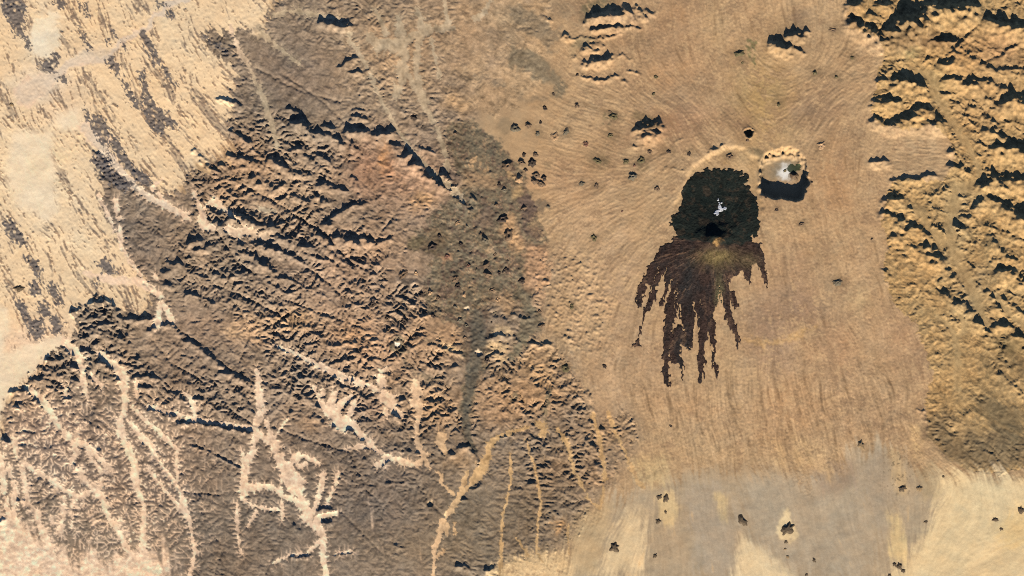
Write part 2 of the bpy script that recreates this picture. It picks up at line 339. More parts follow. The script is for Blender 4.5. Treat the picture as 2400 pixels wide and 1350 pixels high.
# ------------------------------------------------------------------ river erosion (stream power), valleys grow back from the traced channels
def erode(h, fixed, up, kk, n):
    ny, nx = h.shape
    N = ny * nx
    idx = np.arange(N, dtype=np.int64).reshape(ny, nx)
    hf = h.astype(np.float64).ravel().copy()
    fx = fixed.ravel()
    upf = up.ravel()
    kf = kk.ravel()
    offs = [(-1, 0, 1), (1, 0, 1), (0, -1, 1), (0, 1, 1), (-1, -1, 1.4142), (-1, 1, 1.4142), (1, -1, 1.4142), (1, 1, 1.4142)]
    A = None
    for it in range(n):
        h2 = hf.reshape(ny, nx)
        best = np.zeros((ny, nx)); rcv = idx.copy(); ln = np.ones((ny, nx))
        for dj, di, L in offs:
            a = slice(max(0, -dj), ny - max(0, dj)); b = slice(max(0, -di), nx - max(0, di))
            a2 = slice(max(0, dj), ny + min(0, dj)); b2 = slice(max(0, di), nx + min(0, di))
            s = (h2[a, b] - h2[a2, b2]) / L
            m = s > best[a, b]
            best[a, b] = np.where(m, s, best[a, b])
            rcv[a, b] = np.where(m, idx[a2, b2], rcv[a, b])
            ln[a, b] = np.where(m, L, ln[a, b])
        r = rcv.ravel().copy()
        r[fx] = np.flatnonzero(fx)
        root = r == np.arange(N)
        deg = np.bincount(r[~root], minlength=N)
        A = np.ones(N)
        front = np.flatnonzero((deg == 0) & ~root)
        levels = []
        while front.size:
            levels.append(front)
            rr = r[front]
            np.add.at(A, rr, A[front])
            np.subtract.at(deg, rr, 1)
            rr = np.unique(rr) if rr.size > 1 else rr
            front = rr[(deg[rr] == 0) & ~root[rr]]
        hf = hf + np.where(fx, 0, upf)
        F = kf * np.sqrt(A) / ln.ravel()
        for lv in reversed(levels):
            hf[lv] = (hf[lv] + F[lv] * hf[r[lv]]) / (1 + F[lv])
    return hf.reshape(ny, nx), A.reshape(ny, nx)


active = (P + MT) > .35
core = (SANDY > .74) | (THIN > .5)
fix_full = (~active) | core
rng = np.random.default_rng(5)
fh = fix_full[::2, ::2]
hh, ww = fh.shape
nz = (fbm(31, 50, 1.4) + .8 * band(32, 20))[::2, ::2]
upl = 1 + .35 * fbm(33, 200, 1.6)[::2, ::2].clip(-2, 2)
mw = gblur(MT, 8)
upl = np.clip(upl + .55 * (mw * np.clip(L_wide + .6 * L_mid, -1.6, 2))[::2, ::2], .25, 2.6)
h0 = np.where(fh, 0, .8 + .5 * nz + .4 * rng.random(fh.shape))
h1, A1 = erode(h0, fh, upl, np.full(fh.shape, .55), 30)
print('erosion coarse', round(time.time() - T0, 1))


def upsample(a):
    jj = np.clip(np.arange(NY) / 2, 0, a.shape[0] - 1.001); ii = np.clip(np.arange(NX) / 2, 0, a.shape[1] - 1.001)
    j0 = jj.astype(int); i0 = ii.astype(int); fj = (jj - j0)[:, None]; fi = (ii - i0)[None, :]
    q = a[j0][:, i0] * (1 - fi) + a[j0][:, i0 + 1] * fi
    q2 = a[j0 + 1][:, i0] * (1 - fi) + a[j0 + 1][:, i0 + 1] * fi
    return q * (1 - fj) + q2 * fj


h2 = np.where(fix_full, 0, upsample(h1) * 2 + .5 * np.abs(white(34)))
h2, A2 = erode(h2, fix_full, .5 + .12 * np.clip(band(35, 25), -2, 2), np.full((NY, NX), .4), 28)
print('erosion fine', round(time.time() - T0, 1))
h2 = h2.astype(np.float32)
def flat_norm(h, a, b):
    d = h - gblur(h, a)
    return np.clip(d / (np.sqrt(np.maximum(gblur(d * d, b), 0)) + .15 * d.std() + 1e-6), -2.2, 2.6)


F70 = flat_norm(h2, 70, 90); F26 = flat_norm(h2, 26, 45); F8 = flat_norm(h2, 8, 40)
mtw = gblur(MT, 6)
hm = gblur(upsample(h1).astype(np.float32), 2.5)
FM = flat_norm(hm, 55, 90)
D = ((.5 - .5 * mtw) * F70 + (.5 * mtw * FM) + (.5 + .18 * mtw) * F26 + (.58 - .12 * mtw) * F8) * active
D = np.where((D > .7) & (mtw < .5), .7 + (D - .7) * .55, D)
LA = np.log10(A2).astype(np.float32)


# ------------------------------------------------------------------ traced crests and scarps (centre of the shade, its width)
S_ = [
    # north-west and the broken edge of the plateau
    ([(515, 228), (535, 233), (560, 247)], 8), ([(545, 300), (565, 322), (590, 332)], 9), ([(535, 362), (568, 368), (600, 380)], 11), ([(572, 386)], 9), ([(522, 386)], 8), ([(592, 415)], 10), ([(470, 372), (490, 390), (512, 402)], 8), ([(452, 352), (480, 372)], 6), ([(548, 420), (562, 424)], 8),
    ([(755, 47), (780, 55), (800, 60), (815, 57)], 12), ([(800, 150), (820, 140), (835, 135)], 8), ([(795, 153), (815, 152)], 8), ([(820, 165), (850, 172)], 7), ([(675, 250), (700, 262)], 8), ([(690, 282), (705, 285), (720, 295), (730, 312)], 17),
    ([(742, 311), (768, 312)], 12), ([(763, 294), (778, 300)], 12), ([(775, 312), (790, 325), (805, 342)], 13), ([(812, 323), (822, 332), (832, 348)], 10), ([(815, 306), (835, 303), (857, 304)], 14), ([(828, 273), (856, 272)], 9), ([(828, 257), (850, 257)], 7), ([(845, 222)], 6),
    ([(880, 312), (900, 310), (922, 305)], 13), ([(890, 326)], 9), ([(920, 333), (935, 345)], 14), ([(930, 360), (950, 366), (962, 355)], 14), ([(965, 380), (982, 380)], 17), ([(988, 395), (1005, 412)], 15), ([(1010, 408), (1033, 425)], 17), ([(1035, 405), (1050, 420)], 13), ([(1048, 428), (1062, 436)], 11), ([(985, 345), (1020, 355)], 6),
    ([(630, 368), (650, 375), (666, 390)], 14), ([(598, 405), (640, 440)], 6), ([(668, 400), (700, 408), (722, 406)], 9), ([(700, 357), (716, 366)], 12), ([(745, 360), (765, 372), (780, 390), (792, 410)], [12, 10, 8, 4]), ([(720, 382), (735, 370)], 8), ([(748, 430), (775, 432), (806, 442)], 11), ([(640, 442), (668, 428)], 10), ([(828, 412), (838, 437)], 8), ([(605, 425)], 12), ([(700, 345)], 12),
    ([(545, 498), (575, 510), (602, 522)], 16), ([(508, 515), (527, 530)], 13), ([(445, 566), (472, 560)], 12), ([(460, 582), (487, 574)], 11), ([(400, 615), (425, 617)], 12), ([(385, 632), (400, 628)], 11), ([(505, 640), (525, 650), (552, 645)], 9), ([(438, 690), (462, 688)], 9), ([(395, 665)], 9), ([(568, 570)], 9), ([(560, 590), (590, 594)], 9), ([(480, 700), (500, 712)], 6), ([(545, 630), (570, 640)], 7),
    # the south-west hills
    ([(213, 708), (235, 702), (258, 705), (272, 728), (286, 745), (302, 745), (330, 745), (354, 745)], 10), ([(170, 732), (188, 720)], 9), ([(190, 748), (225, 738), (250, 735)], 7), ([(192, 745), (210, 728)], 6), ([(215, 765), (245, 758), (270, 755)], 8), ([(220, 762), (250, 780), (295, 792)], 9), ([(208, 770), (238, 785), (272, 796)], 9), ([(256, 815), (275, 806), (305, 806)], 7), ([(255, 826), (280, 832), (300, 822)], 6), ([(187, 766), (203, 770)], 6), ([(265, 835), (300, 840)], 5),
    ([(112, 840), (120, 838)], 11), ([(130, 840), (145, 840)], 9), ([(105, 862), (122, 866)], 10), ([(128, 870), (138, 878)], 10), ([(172, 828), (190, 822)], 11), ([(165, 822)], 9), ([(172, 858), (188, 862)], 11), ([(225, 806)], 7), ([(238, 842), (262, 862), (270, 860)], 11), ([(150, 875)], 10), ([(172, 885), (180, 892)], 12), ([(208, 850), (215, 868)], 8), ([(80, 885), (100, 888)], 9), ([(110, 905), (128, 908)], 8), ([(200, 880), (225, 888)], 8), ([(250, 882), (285, 890)], 7), ([(315, 885), (345, 876), (362, 884)], 10), ([(322, 862)], 9), ([(325, 905), (360, 910)], 7), ([(28, 945), (40, 950)], 11), ([(28, 915), (60, 915)], 9), ([(10, 1025), (16, 1032)], 12), ([(80, 935), (100, 950)], 8), ([(155, 930), (170, 935)], 6), ([(52, 912), (75, 915)], 9),
    ([(350, 772), (370, 760), (392, 760)], 8), ([(395, 753), (420, 780)], 8), ([(430, 795), (470, 812), (500, 835), (522, 856)], [6, 9, 13, 9]), ([(505, 877), (530, 868), (560, 880), (592, 902)], [6, 10, 11, 10]), ([(445, 930), (465, 936), (475, 932)], 7), ([(398, 917), (425, 930), (446, 952)], 6), ([(472, 940), (478, 965)], 4), ([(560, 920), (585, 948)], 7), ([(578, 950), (598, 975)], 7),
    ([(352, 958), (380, 962), (410, 976)], 7), ([(418, 992), (460, 985), (500, 996), (560, 1006), (592, 1010)], 8), ([(450, 1045), (490, 1055), (530, 1080), (557, 1092)], 5), ([(330, 1040), (345, 1060)], 5), ([(195, 985), (225, 1000)], 5), ([(210, 1040), (235, 1055)], 6), ([(40, 1170), (60, 1172)], 6), ([(0, 1220), (12, 1215)], 6), ([(175, 1090), (185, 1092)], 5),
    # central canyons
    ([(775, 508), (800, 495), (820, 482), (850, 470)], 10), ([(836, 463), (844, 448)], 6), ([(760, 520), (780, 522)], 13), ([(752, 550), (765, 560), (780, 570)], 13), ([(785, 550), (805, 566)], 12), ([(810, 556), (838, 566)], 14), ([(845, 553), (872, 568)], 10), ([(884, 570), (905, 563)], 7), ([(904, 562), (920, 552), (940, 539)], 6), ([(940, 537), (948, 556)], 4), ([(890, 550), (908, 530), (928, 516)], 4), ([(902, 512), (903, 524)], 3), ([(945, 530), (962, 542), (976, 542)], 3), ([(838, 505), (856, 520)], 4),
    ([(600, 572), (640, 580), (680, 595), (716, 614)], [9, 12, 12, 8]), ([(650, 550), (680, 566)], 12), ([(700, 570), (728, 576)], 12), ([(700, 588), (740, 600), (782, 612)], 7), ([(755, 572), (775, 590), (792, 602)], 7), ([(622, 528), (650, 530)], 12), ([(600, 610), (622, 616)], 14), ([(630, 622), (640, 636)], 11), ([(790, 605), (815, 618), (830, 630)], 6), ([(780, 620), (810, 640)], 6), ([(600, 525), (612, 528)], 10), ([(690, 458), (702, 462)], 9), ([(730, 462), (742, 458)], 8), ([(755, 470), (770, 473)], 9), ([(750, 490), (772, 490)], 6), ([(690, 545)], 6),
    ([(640, 655), (660, 648), (685, 655)], 6), ([(640, 666), (665, 686), (682, 685)], 6), ([(835, 615), (870, 617), (892, 622)], 5), ([(835, 625), (870, 640), (880, 642)], 5), ([(705, 680), (735, 690)], 4), ([(600, 680), (650, 697), (700, 712), (738, 727)], 4), ([(732, 730), (780, 742), (822, 756)], 5), ([(835, 660), (850, 685)], 4),
    ([(635, 808), (690, 825), (740, 850), (772, 868)], [4, 6, 7, 7]), ([(778, 870), (800, 880), (832, 895)], 8), ([(1062, 455), (1085, 470), (1103, 492)], [8, 10, 7]), ([(1105, 457), (1115, 467)], 7), ([(1012, 805), (1040, 817), (1062, 824), (1088, 832)], 6), ([(1146, 790), (1165, 785), (1182, 787)], 8), ([(1160, 830), (1178, 826)], 6), ([(1195, 785), (1225, 800)], 5), ([(1070, 855)], 8), ([(770, 810), (800, 805), (840, 805)], 5), ([(870, 795), (890, 796)], 7), ([(1135, 890), (1155, 882)], 5), ([(830, 640)], 5),
    ([(720, 930), (745, 952)], 8), ([(738, 970), (756, 990)], 6), ([(780, 1000), (810, 1004), (840, 1020), (864, 1036)], 7), ([(752, 912), (775, 902), (792, 898)], 5), ([(1058, 1066), (1068, 1052), (1088, 1045), (1106, 1050), (1114, 1068), (1126, 1092)], 8), ([(1018, 1035), (1030, 1055), (1042, 1067)], 6), ([(1148, 1038), (1168, 1022), (1202, 1013)], 7), ([(1125, 1135), (1100, 1148)], 6), ([(1085, 1168), (1098, 1168)], 6), ([(925, 970), (935, 972)], 9), ([(935, 983), (945, 985)], 8), ([(940, 935), (960, 940)], 7), ([(980, 1000), (1005, 1000)], 6), ([(995, 945), (1030, 938)], 5), ([(980, 903), (1010, 906)], 6), ([(900, 1058), (960, 1055), (995, 1068)], 5), ([(845, 1045), (885, 1055)], 5), ([(740, 1195), (760, 1190), (785, 1192)], 6), ([(750, 1224), (775, 1222)], 7), ([(690, 1232), (705, 1245)], 6), ([(670, 980), (685, 960)], 5), ([(795, 1120), (842, 1131)], 4), ([(685, 1306), (725, 1305)], 5), ([(775, 1302), (825, 1293)], 4), ([(905, 1130), (950, 1130)], 5), ([(840, 1075), (870, 1080)], 4), ([(1150, 1015), (1178, 985)], 4), ([(900, 1085), (915, 1070)], 7), ([(1075, 1324), (1100, 1330)], 8), ([(1140, 1335), (1160, 1330)], 8), ([(925, 1275), (945, 1282)], 5), ([(930, 1297), (945, 1298)], 4), ([(955, 935), (990, 928)], 4),
    # north-centre ridges
    ([(1388, 36), (1420, 32), (1460, 29)], 15), ([(1463, 12), (1480, 33)], 14), ([(1490, 15), (1512, 40)], 9), ([(1515, 20), (1530, 30)], 8), ([(1388, 67), (1420, 63), (1456, 60)], 10), ([(1340, 92), (1360, 87), (1385, 85), (1400, 95), (1414, 108)], 5), ([(1365, 113), (1396, 112)], 9), ([(1388, 100), (1412, 108)], 6), ([(1400, 87), (1430, 85), (1452, 77)], 6), ([(1372, 145), (1395, 142), (1420, 140), (1436, 128)], [10, 12, 13, 7]), ([(1368, 178), (1385, 180), (1410, 190), (1430, 180), (1450, 175)], 6), ([(1470, 165), (1506, 172)], 5), ([(1460, 184), (1470, 200)], 5), ([(1480, 130), (1490, 150)], 4), ([(1270, 36), (1280, 40), (1292, 46)], 6), ([(1240, 68), (1265, 75)], 3), ([(1322, 80), (1335, 88)], 8), ([(1468, 60), (1500, 65)], 5), ([(1340, 130), (1350, 132)], 5), ([(1455, 125), (1475, 140)], 5), ([(1376, 48)], 8),
    ([(1494, 300), (1500, 302)], 12), ([(1512, 286), (1520, 292)], [10, 17]), ([(1543, 284), (1549, 291)], [9, 14]), ([(1504, 312), (1528, 315), (1543, 306)], 17), ([(1508, 299), (1534, 303)], 16), ([(1530, 290)], 13), ([(1535, 322)], 7), ([(1500, 330), (1512, 332)], 5), ([(1490, 340)], 6), ([(1506, 342)], 5), ([(1522, 335), (1530, 345)], 5), ([(1668, 352), (1692, 338)], 9), ([(1580, 328), (1598, 325)], 4), ([(1565, 394), (1600, 398)], 3), ([(1550, 400), (1566, 392)], 3),
    # eastern mountains
    ([(1812, 100), (1840, 106)], [16, 20]), ([(1848, 80), (1870, 80), (1893, 70)], [12, 16, 8]), ([(1868, 112), (1878, 116)], 10), ([(1990, 8), (2010, 6)], 13), ([(1998, 45), (2012, 58)], 15), ([(2018, 75), (2035, 80)], 12), ([(2042, 65), (2058, 85)], 18), ([(2070, 90), (2090, 95)], 14), ([(2100, 62), (2108, 75)], 26), ([(2120, 42), (2150, 38)], 32), ([(2182, 10), (2200, 14)], 24), ([(2215, 10), (2245, 18), (2270, 8)], 24), ([(2070, 5), (2080, 10)], 14), ([(2040, 30)], 10),
    ([(2305, 38), (2330, 50), (2360, 56), (2405, 62)], [12, 18, 18, 16]), ([(2302, 42), (2288, 62), (2265, 82), (2250, 98)], 6), ([(2248, 98), (2238, 118), (2236, 140)], [12, 16, 18]), ([(2205, 148), (2225, 147), (2240, 144)], 12), ([(2180, 88), (2200, 92), (2225, 92)], 14), ([(2195, 105), (2215, 108)], 8), ([(2165, 142), (2195, 132)], 5), ([(2060, 186), (2076, 184)], 8), ([(2108, 184), (2130, 176), (2145, 190), (2160, 198)], 17), ([(2055, 235), (2072, 240), (2100, 232)], 13), ([(2060, 225), (2075, 226)], 8), ([(2050, 276), (2070, 286), (2090, 288)], 12), ([(2098, 285), (2115, 278), (2140, 275), (2152, 262)], 15), ([(2158, 248), (2170, 250)], 18), ([(2165, 280), (2185, 285), (2200, 282)], 16), ([(2195, 275)], 12),
    ([(2220, 180), (2245, 184), (2260, 192), (2288, 197)], 13), ([(2285, 182), (2320, 190), (2350, 204), (2365, 214)], 9), ([(2355, 236), (2375, 225), (2405, 232)], 18), ([(2300, 264), (2325, 285), (2352, 306)], [5, 10, 6]), ([(2315, 302), (2332, 308), (2350, 320)], 12), ([(2342, 338), (2370, 342), (2405, 352)], 17), ([(2400, 95), (2372, 110), (2350, 126)], 6), ([(2266, 128), (2285, 135)], 9), ([(2292, 145), (2320, 158)], 7), ([(2300, 155), (2400, 175)], 6), ([(2340, 160), (2400, 160)], 6), ([(2045, 376), (2062, 374), (2078, 378)], 8), ([(2228, 350), (2240, 362)], 8), ([(2230, 388), (2250, 390)], 9), ([(2310, 425), (2330, 412), (2345, 425), (2370, 412), (2405, 425)], 17), ([(2095, 420), (2125, 418), (2150, 415), (2185, 408)], 8), ([(2225, 255), (2232, 255)], 7), ([(2205, 218), (2225, 220)], 5), ([(2270, 250), (2285, 250)], 6), ([(2300, 400), (2320, 398)], 7),
    ([(2080, 465), (2095, 462), (2110, 462)], 14), ([(2075, 495), (2090, 502), (2107, 515)], 14), ([(2135, 483), (2158, 488), (2174, 502)], 8), ([(2105, 545), (2118, 545)], 14), ([(2122, 530), (2140, 530), (2160, 535), (2172, 548)], 11), ([(2170, 572), (2178, 578)], 14), ([(2130, 572), (2150, 586), (2165, 592)], 8), ([(2165, 592), (2195, 602), (2212, 628)], [12, 18, 12]), ([(2205, 650), (2235, 647)], 7), ([(2208, 685), (2225, 692)], 11), ([(2220, 705), (2250, 708), (2270, 726)], 12), ([(2268, 738), (2295, 756), (2316, 772)], [10, 13, 9]), ([(2314, 786), (2328, 790)], 10), ([(2308, 455), (2340, 472), (2375, 496), (2405, 512)], [10, 17, 18, 20]), ([(2290, 480), (2310, 458)], 12), ([(2240, 525), (2255, 530)], 14), ([(2258, 506), (2272, 505)], 9), ([(2240, 548), (2268, 548)], 7), ([(2240, 560), (2262, 562)], 5), ([(2245, 582), (2262, 586)], 5), ([(2195, 532), (2205, 540)], 12), ([(2205, 548), (2212, 555)], 8), ([(2320, 528), (2350, 545), (2380, 556), (2405, 562)], 6), ([(2315, 540), (2326, 565), (2350, 590)], [5, 12, 10]), ([(2330, 605), (2352, 602), (2382, 608)], 8), ([(2348, 632), (2370, 630)], 15), ([(2388, 655), (2405, 648)], 12), ([(2335, 543), (2365, 545)], 6), ([(2275, 632)], 8), ([(2280, 660), (2290, 665)], 6), ([(2330, 690), (2352, 700), (2375, 718), (2405, 735)], 9), ([(2330, 758), (2348, 757), (2370, 764)], 10), ([(2370, 782), (2385, 785), (2405, 792)], 10), ([(2315, 680), (2322, 690)], 7), ([(2330, 712), (2345, 720)], 9), ([(2230, 742), (2245, 755)], 6), ([(2085, 580), (2096, 612)], 4), ([(2074, 632), (2080, 645)], 6), ([(2120, 600), (2125, 630)], 3), ([(2198, 680), (2204, 710), (2218, 745)], 3), ([(2200, 745), (2216, 760), (2230, 795)], 3), ([(2345, 873), (2362, 895), (2372, 905)], 5), ([(2348, 830), (2360, 865)], 5),
    # south and south-east
    ([(2362, 900), (2385, 910), (2396, 932)], 6), ([(2150, 918), (2150, 945)], 2.5), ([(2152, 958), (2168, 972), (2178, 990), (2180, 1008)], 4), ([(1232, 1030), (1243, 1062), (1254, 1105), (1262, 1145)], 4), ([(1303, 1008), (1318, 1022), (1326, 1050), (1346, 1098)], [7, 8, 6, 4]), ([(1318, 945), (1350, 957), (1392, 958)], 5), ([(1385, 985), (1393, 1000)], 7), ([(1378, 1032), (1400, 1055)], 9), ([(1395, 1080), (1412, 1112)], 7), ([(1405, 1003), (1416, 1008)], 8), ([(1325, 1018), (1335, 1020)], 8), ([(1370, 915), (1385, 935)], 6), ([(1445, 1020), (1472, 1080)], 2.5), ([(1295, 1195), (1312, 1205)], 6), ([(1225, 1030), (1240, 1040), (1275, 1048)], 4), ([(1238, 1130), (1255, 1132)], 6), ([(1490, 1120), (1510, 1145)], 3), ([(1240, 805), (1290, 805)], 7), ([(1330, 860), (1345, 890), (1355, 900)], 3), ([(1200, 735), (1225, 745), (1248, 742)], 6), ([(1322, 788), (1345, 795)], 5), ([(1310, 640), (1325, 660)], 4), ([(1275, 655), (1290, 660)], 4),
]
for pts, w in S_:
    if pts[0][0] > 1960 and pts[0][1] < 900:
        ridge(pts, w, 1.6, 2.3, .6)          # the long slopes of the eastern mountains
    else:
        ridge(pts, w, 1.6)

# ------------------------------------------------------------------ volcano, craters
def ell(x, y, rx, ry, wx=None, wy=None):
    return np.hypot(((WX2 if wx is None else wx) - x) / rx, ((WY2 if wy is None else wy) - y) / ry)


JX = X + 2.4 * band(51, 18) + 1.1 * band(52, 7)
JY = Y + 2.4 * band(53, 18) + 1.1 * band(54, 7)
DOME = [(1597, 450), (1604, 432), (1622, 410), (1640, 400), (1662, 398), (1682, 390), (1690, 395), (1702, 390), (1722, 394), (1730, 400), (1744, 402), (1752, 412), (1753, 430), (1762, 446), (1774, 462), (1773, 476), (1780, 500), (1778, 530), (1768, 555), (1758, 568),
        (1720, 575), (1640, 566), (1605, 562), (1588, 556), (1584, 542), (1570, 522), (1574, 510), (1590, 498), (1594, 478), (1600, 464)]
APRON = [(1590, 560), (1640, 548), (1700, 556), (1758, 566), (1776, 580), (1788, 596), (1790, 608), (1772, 616), (1750, 624), (1732, 640), (1720, 650), (1692, 660), (1682, 700), (1676, 728), (1652, 740), (1630, 735), (1600, 752), (1572, 735), (1560, 690), (1556, 650), (1540, 640), (1527, 640), (1530, 618), (1545, 595), (1565, 575)]
FLOWS = [
    ('longest western lava finger with a thin thread ending in a detached tip', [(1548, 620, 9), (1535, 660, 10), (1527, 700, 9), (1516, 722, 7), (1507, 745, 2.5), (1501, 770, 2.5), (1498, 790, 3), (1495, 803, 6), (1486, 812, 2)]),
    ('dark brown lava finger along the western edge with a blunt end', [(1592, 565, 10), (1555, 590, 14), (1535, 625, 12), (1515, 655, 10), (1502, 685, 9), (1496, 712, 7)]),
    ('short narrow lava finger with a rounded blob at its end', [(1566, 640, 9), (1562, 680, 6), (1556, 695, 4), (1551, 713, 7)]),
    ('broadest and longest lava finger in the middle, ragged at its foot', [(1580, 640, 20), (1574, 700, 16), (1566, 760, 11), (1563, 810, 10), (1560, 850, 8), (1562, 895, 8), (1568, 905, 3)]),
    ('lava finger beside the broadest one, forked at its foot', [(1592, 770, 10), (1586, 800, 13), (1582, 840, 12), (1598, 850, 5), (1600, 886, 3)]),
    ('stubby dark lava finger with a square ragged end', [(1612, 680, 26), (1614, 740, 14), (1612, 780, 14), (1613, 806, 12), (1622, 815, 2)]),
    ('lava finger pinched twice before a swollen tip', [(1650, 690, 24), (1652, 750, 15), (1648, 790, 11), (1644, 810, 5), (1641, 845, 11), (1645, 865, 6), (1643, 890, 7)]),
    ('thin lava thread ending in a small bent tip', [(1662, 740, 12), (1667, 775, 9), (1672, 800, 4), (1673, 835, 3), (1676, 862, 7), (1682, 895, 2)]),
    ('long pointed lava finger on the eastern side', [(1698, 655, 12), (1698, 705, 11), (1706, 740, 10), (1720, 770, 8), (1728, 792, 6), (1730, 818, 1.5)]),
    ('small side lobe beside the long pointed eastern finger', [(1712, 690, 9), (1722, 705, 6), (1725, 720, 5)]),
    ('short toothed lava finger below the eastern shoulder', [(1742, 610, 16), (1750, 636, 10), (1753, 652, 8), (1757, 666, 2.5)]),
    ('easternmost lava finger hanging from the shoulder', [(1770, 580, 14), (1782, 610, 12), (1790, 640, 8), (1797, 668, 3)]),
]
dome = poly(DOME, 0, JX, JY) > .5
apron = (poly(APRON, 0, JX, JY) > .5) & ~dome
flow_masks = []
taken = dome | apron
LJX = JX + .9 * np.clip(L_fine, -2, 2); LJY = JY
for lab, pts in FLOWS:
    m = (line(pts, 1.0, LJX, LJY) > 0) & ~taken
    taken |= m
    flow_masks.append(m)
# slivers of the plain left bare inside the apron
BARE = np.zeros((NY, NX), np.float32)
BARES = [[(1553, 650, 2), (1545, 690, 2.5), (1535, 720, 2)], [(1574, 655, 1.5), (1562, 700, 3), (1556, 725, 2)], [(1592, 715, 2), (1590, 735, 4), (1588, 750, 1)], [(1626, 705, 1.5), (1630, 735, 2)], [(1560, 628, 1), (1556, 660, 2)], [(1640, 700, .8), (1640, 730, 1)], [(1545, 622, .8), (1533, 660, 1), (1520, 690, 1.4), (1512, 712, 2)], [(1590, 660, .6), (1583, 700, 1.2), (1578, 730, .6)], [(1606, 790, .6), (1600, 760, 1.6), (1598, 735, .6)], [(1690, 680, 1), (1692, 700, 4), (1697, 740, 4)], [(1768, 622, 1), (1770, 640, 4)], [(1722, 645, 2), (1720, 670, 3)]]
for c in BARES:
    line(c, 1.0, JX, JY, out=BARE)
bare = BARE > 0
taken &= ~bare; apron &= ~bare
flow_masks = [m & ~bare for m in flow_masks]
lava = taken.astype(np.float32)
crust = np.zeros((NY, NX), bool)
for x, y, r in [(1678, 499, 5), (1684, 496, 5), (1690, 488, 5), (1686, 484, 4), (1696, 490, 3.5), (1681, 505, 3), (1690, 474, 3), (1683, 469, 2.5), (1697, 488, 3)]:
    crust |= np.hypot(X + 1.5 * band(56, 8) - x, Y + 1.5 * band(57, 8) - y) < r
crust &= dome

lavad = gblur(lava, 2.5)
rough = band(58, 9) + .6 * band(59, 5)
H = np.zeros((NY, NX), np.float32)
dv = np.hypot(X - 1678, (Y - 566) * 1.05)
shield = .62 * np.exp(-dv / 85.0) + 1.25 * np.exp(-(dv / 36.0) ** 1.3)
shield *= 1 + .10 * band(60, 30) * np.exp(-dv / 60)
shield += .05 * np.clip(band(61, 20), -1, 2) * np.exp(-(dv / 55) ** 2)
H += shield
H += gblur(lava, 8) * .03
# caldera bench round the dome
ARC = [(1585, 470), (1600, 440), (1618, 405), (1640, 378), (1665, 360), (1690, 347), (1722, 344), (1745, 354), (1760, 362), (1778, 374), (1782, 400), (1778, 440), (1786, 470), (1790, 540), (1740, 590), (1640, 600), (1560, 560)]
bench = poly(ARC, 0, JX, JY)
arcw = sstep(560, 440, Y)
H += -.36 * gblur(bench, 3) * arcw + .04 * gblur(bench, 14) * arcw
# the great crater with the salt floor
RIM = [(1781, 378), (1790, 362), (1806, 352), (1830, 345), (1852, 343), (1870, 350), (1884, 364), (1891, 375), (1890, 392), (1895, 402), (1892, 412), (1897, 420), (1895, 430), (1886, 440), (1886, 456), (1878, 468), (1860, 473), (1846, 470), (1834, 463), (1828, 461), (1820, 466), (1810, 461), (1800, 462), (1788, 458), (1781, 448), (1784, 442), (1778, 430), (1784, 418), (1780, 404), (1783, 392)]
rim = poly(RIM, 0, X + 1.9 * band(62, 11), Y + 1.9 * band(63, 11)) > .5
rimd = gblur(rim.astype(np.float32), 3)
rw = gblur(rim.astype(np.float32), 8)
south_w = sstep(410, 440, Y)
ramp = sum(np.roll(rim.astype(np.float32), k, 0) for k in range(0, 15)) / 15.0 * rim
pit = (np.clip(gblur(ramp, 1.2), 0, 1) ** .85) * (1 - south_w) * sstep(.3, .9, gblur(rim.astype(np.float32), 4)) ** .5 + sstep(.2, .98, rimd) * south_w
CRD = 1.35
H += -CRD * pit + .26 * gblur(rim * band(65, 10), 1.5) * pit * (1 - pit) * 4
H += .03 * gblur(rim.astype(np.float32), 7) * 0
floor_m = rim & (np.hypot((X - 1848) / 26, (Y - 412) / 24) < 1 + .1 * band(64, 20))
salt = (np.hypot((JX - 1846) / 19, (JY - 402) / 18) < 1) & rim
# smaller explosion craters
PITS = [(1756, 311, 10.5, .60), (1122, 826, 9, .22), (930, 808, 9, .22), (1093, 723, 6, .10), (1008, 1178, 9, .24)]
for x, y, r, d in PITS:
    q = np.hypot(WX2 - x, WY2 - y) / r
    H += -d * sstep(1.12, .55, q) + .2 * d * np.exp(-((q - 1.15) / .28) ** 2)

# ------------------------------------------------------------------ sand, rock and relief
SAND_LEFT = poly([(-150, -150), (700, -150), (640, 10), (620, 70), (530, 66), (460, 72), (500, 125), (560, 190), (530, 240), (552, 330), (540, 385), (445, 400), (420, 465), (340, 470), (240, 440), (240, 500), (320, 640), (352, 690), (340, 745), (230, 698), (165, 730), (190, 770), (150, 810), (90, 870), (22, 930), (8, 1040), (-150, 1080)], 3)
PANS = poly([(68, 60), (95, 35), (130, 28), (140, 45), (138, 90), (128, 125), (105, 140), (85, 130), (66, 105)], 2) + poly([(20, 330), (60, 305), (120, 310), (130, 400), (125, 480), (140, 500), (120, 520), (90, 515), (40, 470), (15, 420)], 6) + poly([(130, 260), (190, 250), (200, 300), (130, 310)], 6) \
    + poly([(-100, 690), (20, 720), (25, 780), (10, 830), (60, 810), (150, 790), (170, 800), (100, 860), (15, 930), (-5, 1030), (-100, 1060)], 4)
PANS = np.clip(PANS, 0, 1)
rock_density = .42 + .25 * fbm(71, 160, 1.5)
rk = .75 * lic(band(172, 5) + band(173, 9), 5) + L_dash * .35 + .5 * np.clip(L_wide, -1.5, 1.5) + .3 * fbm(86, 60, 1.3)
specks = sstep(1.15, 1.75, rk + rock_density * .9) * SAND_LEFT * (1 - PANS) * (1 - sstep(.3, .6, SANDY))
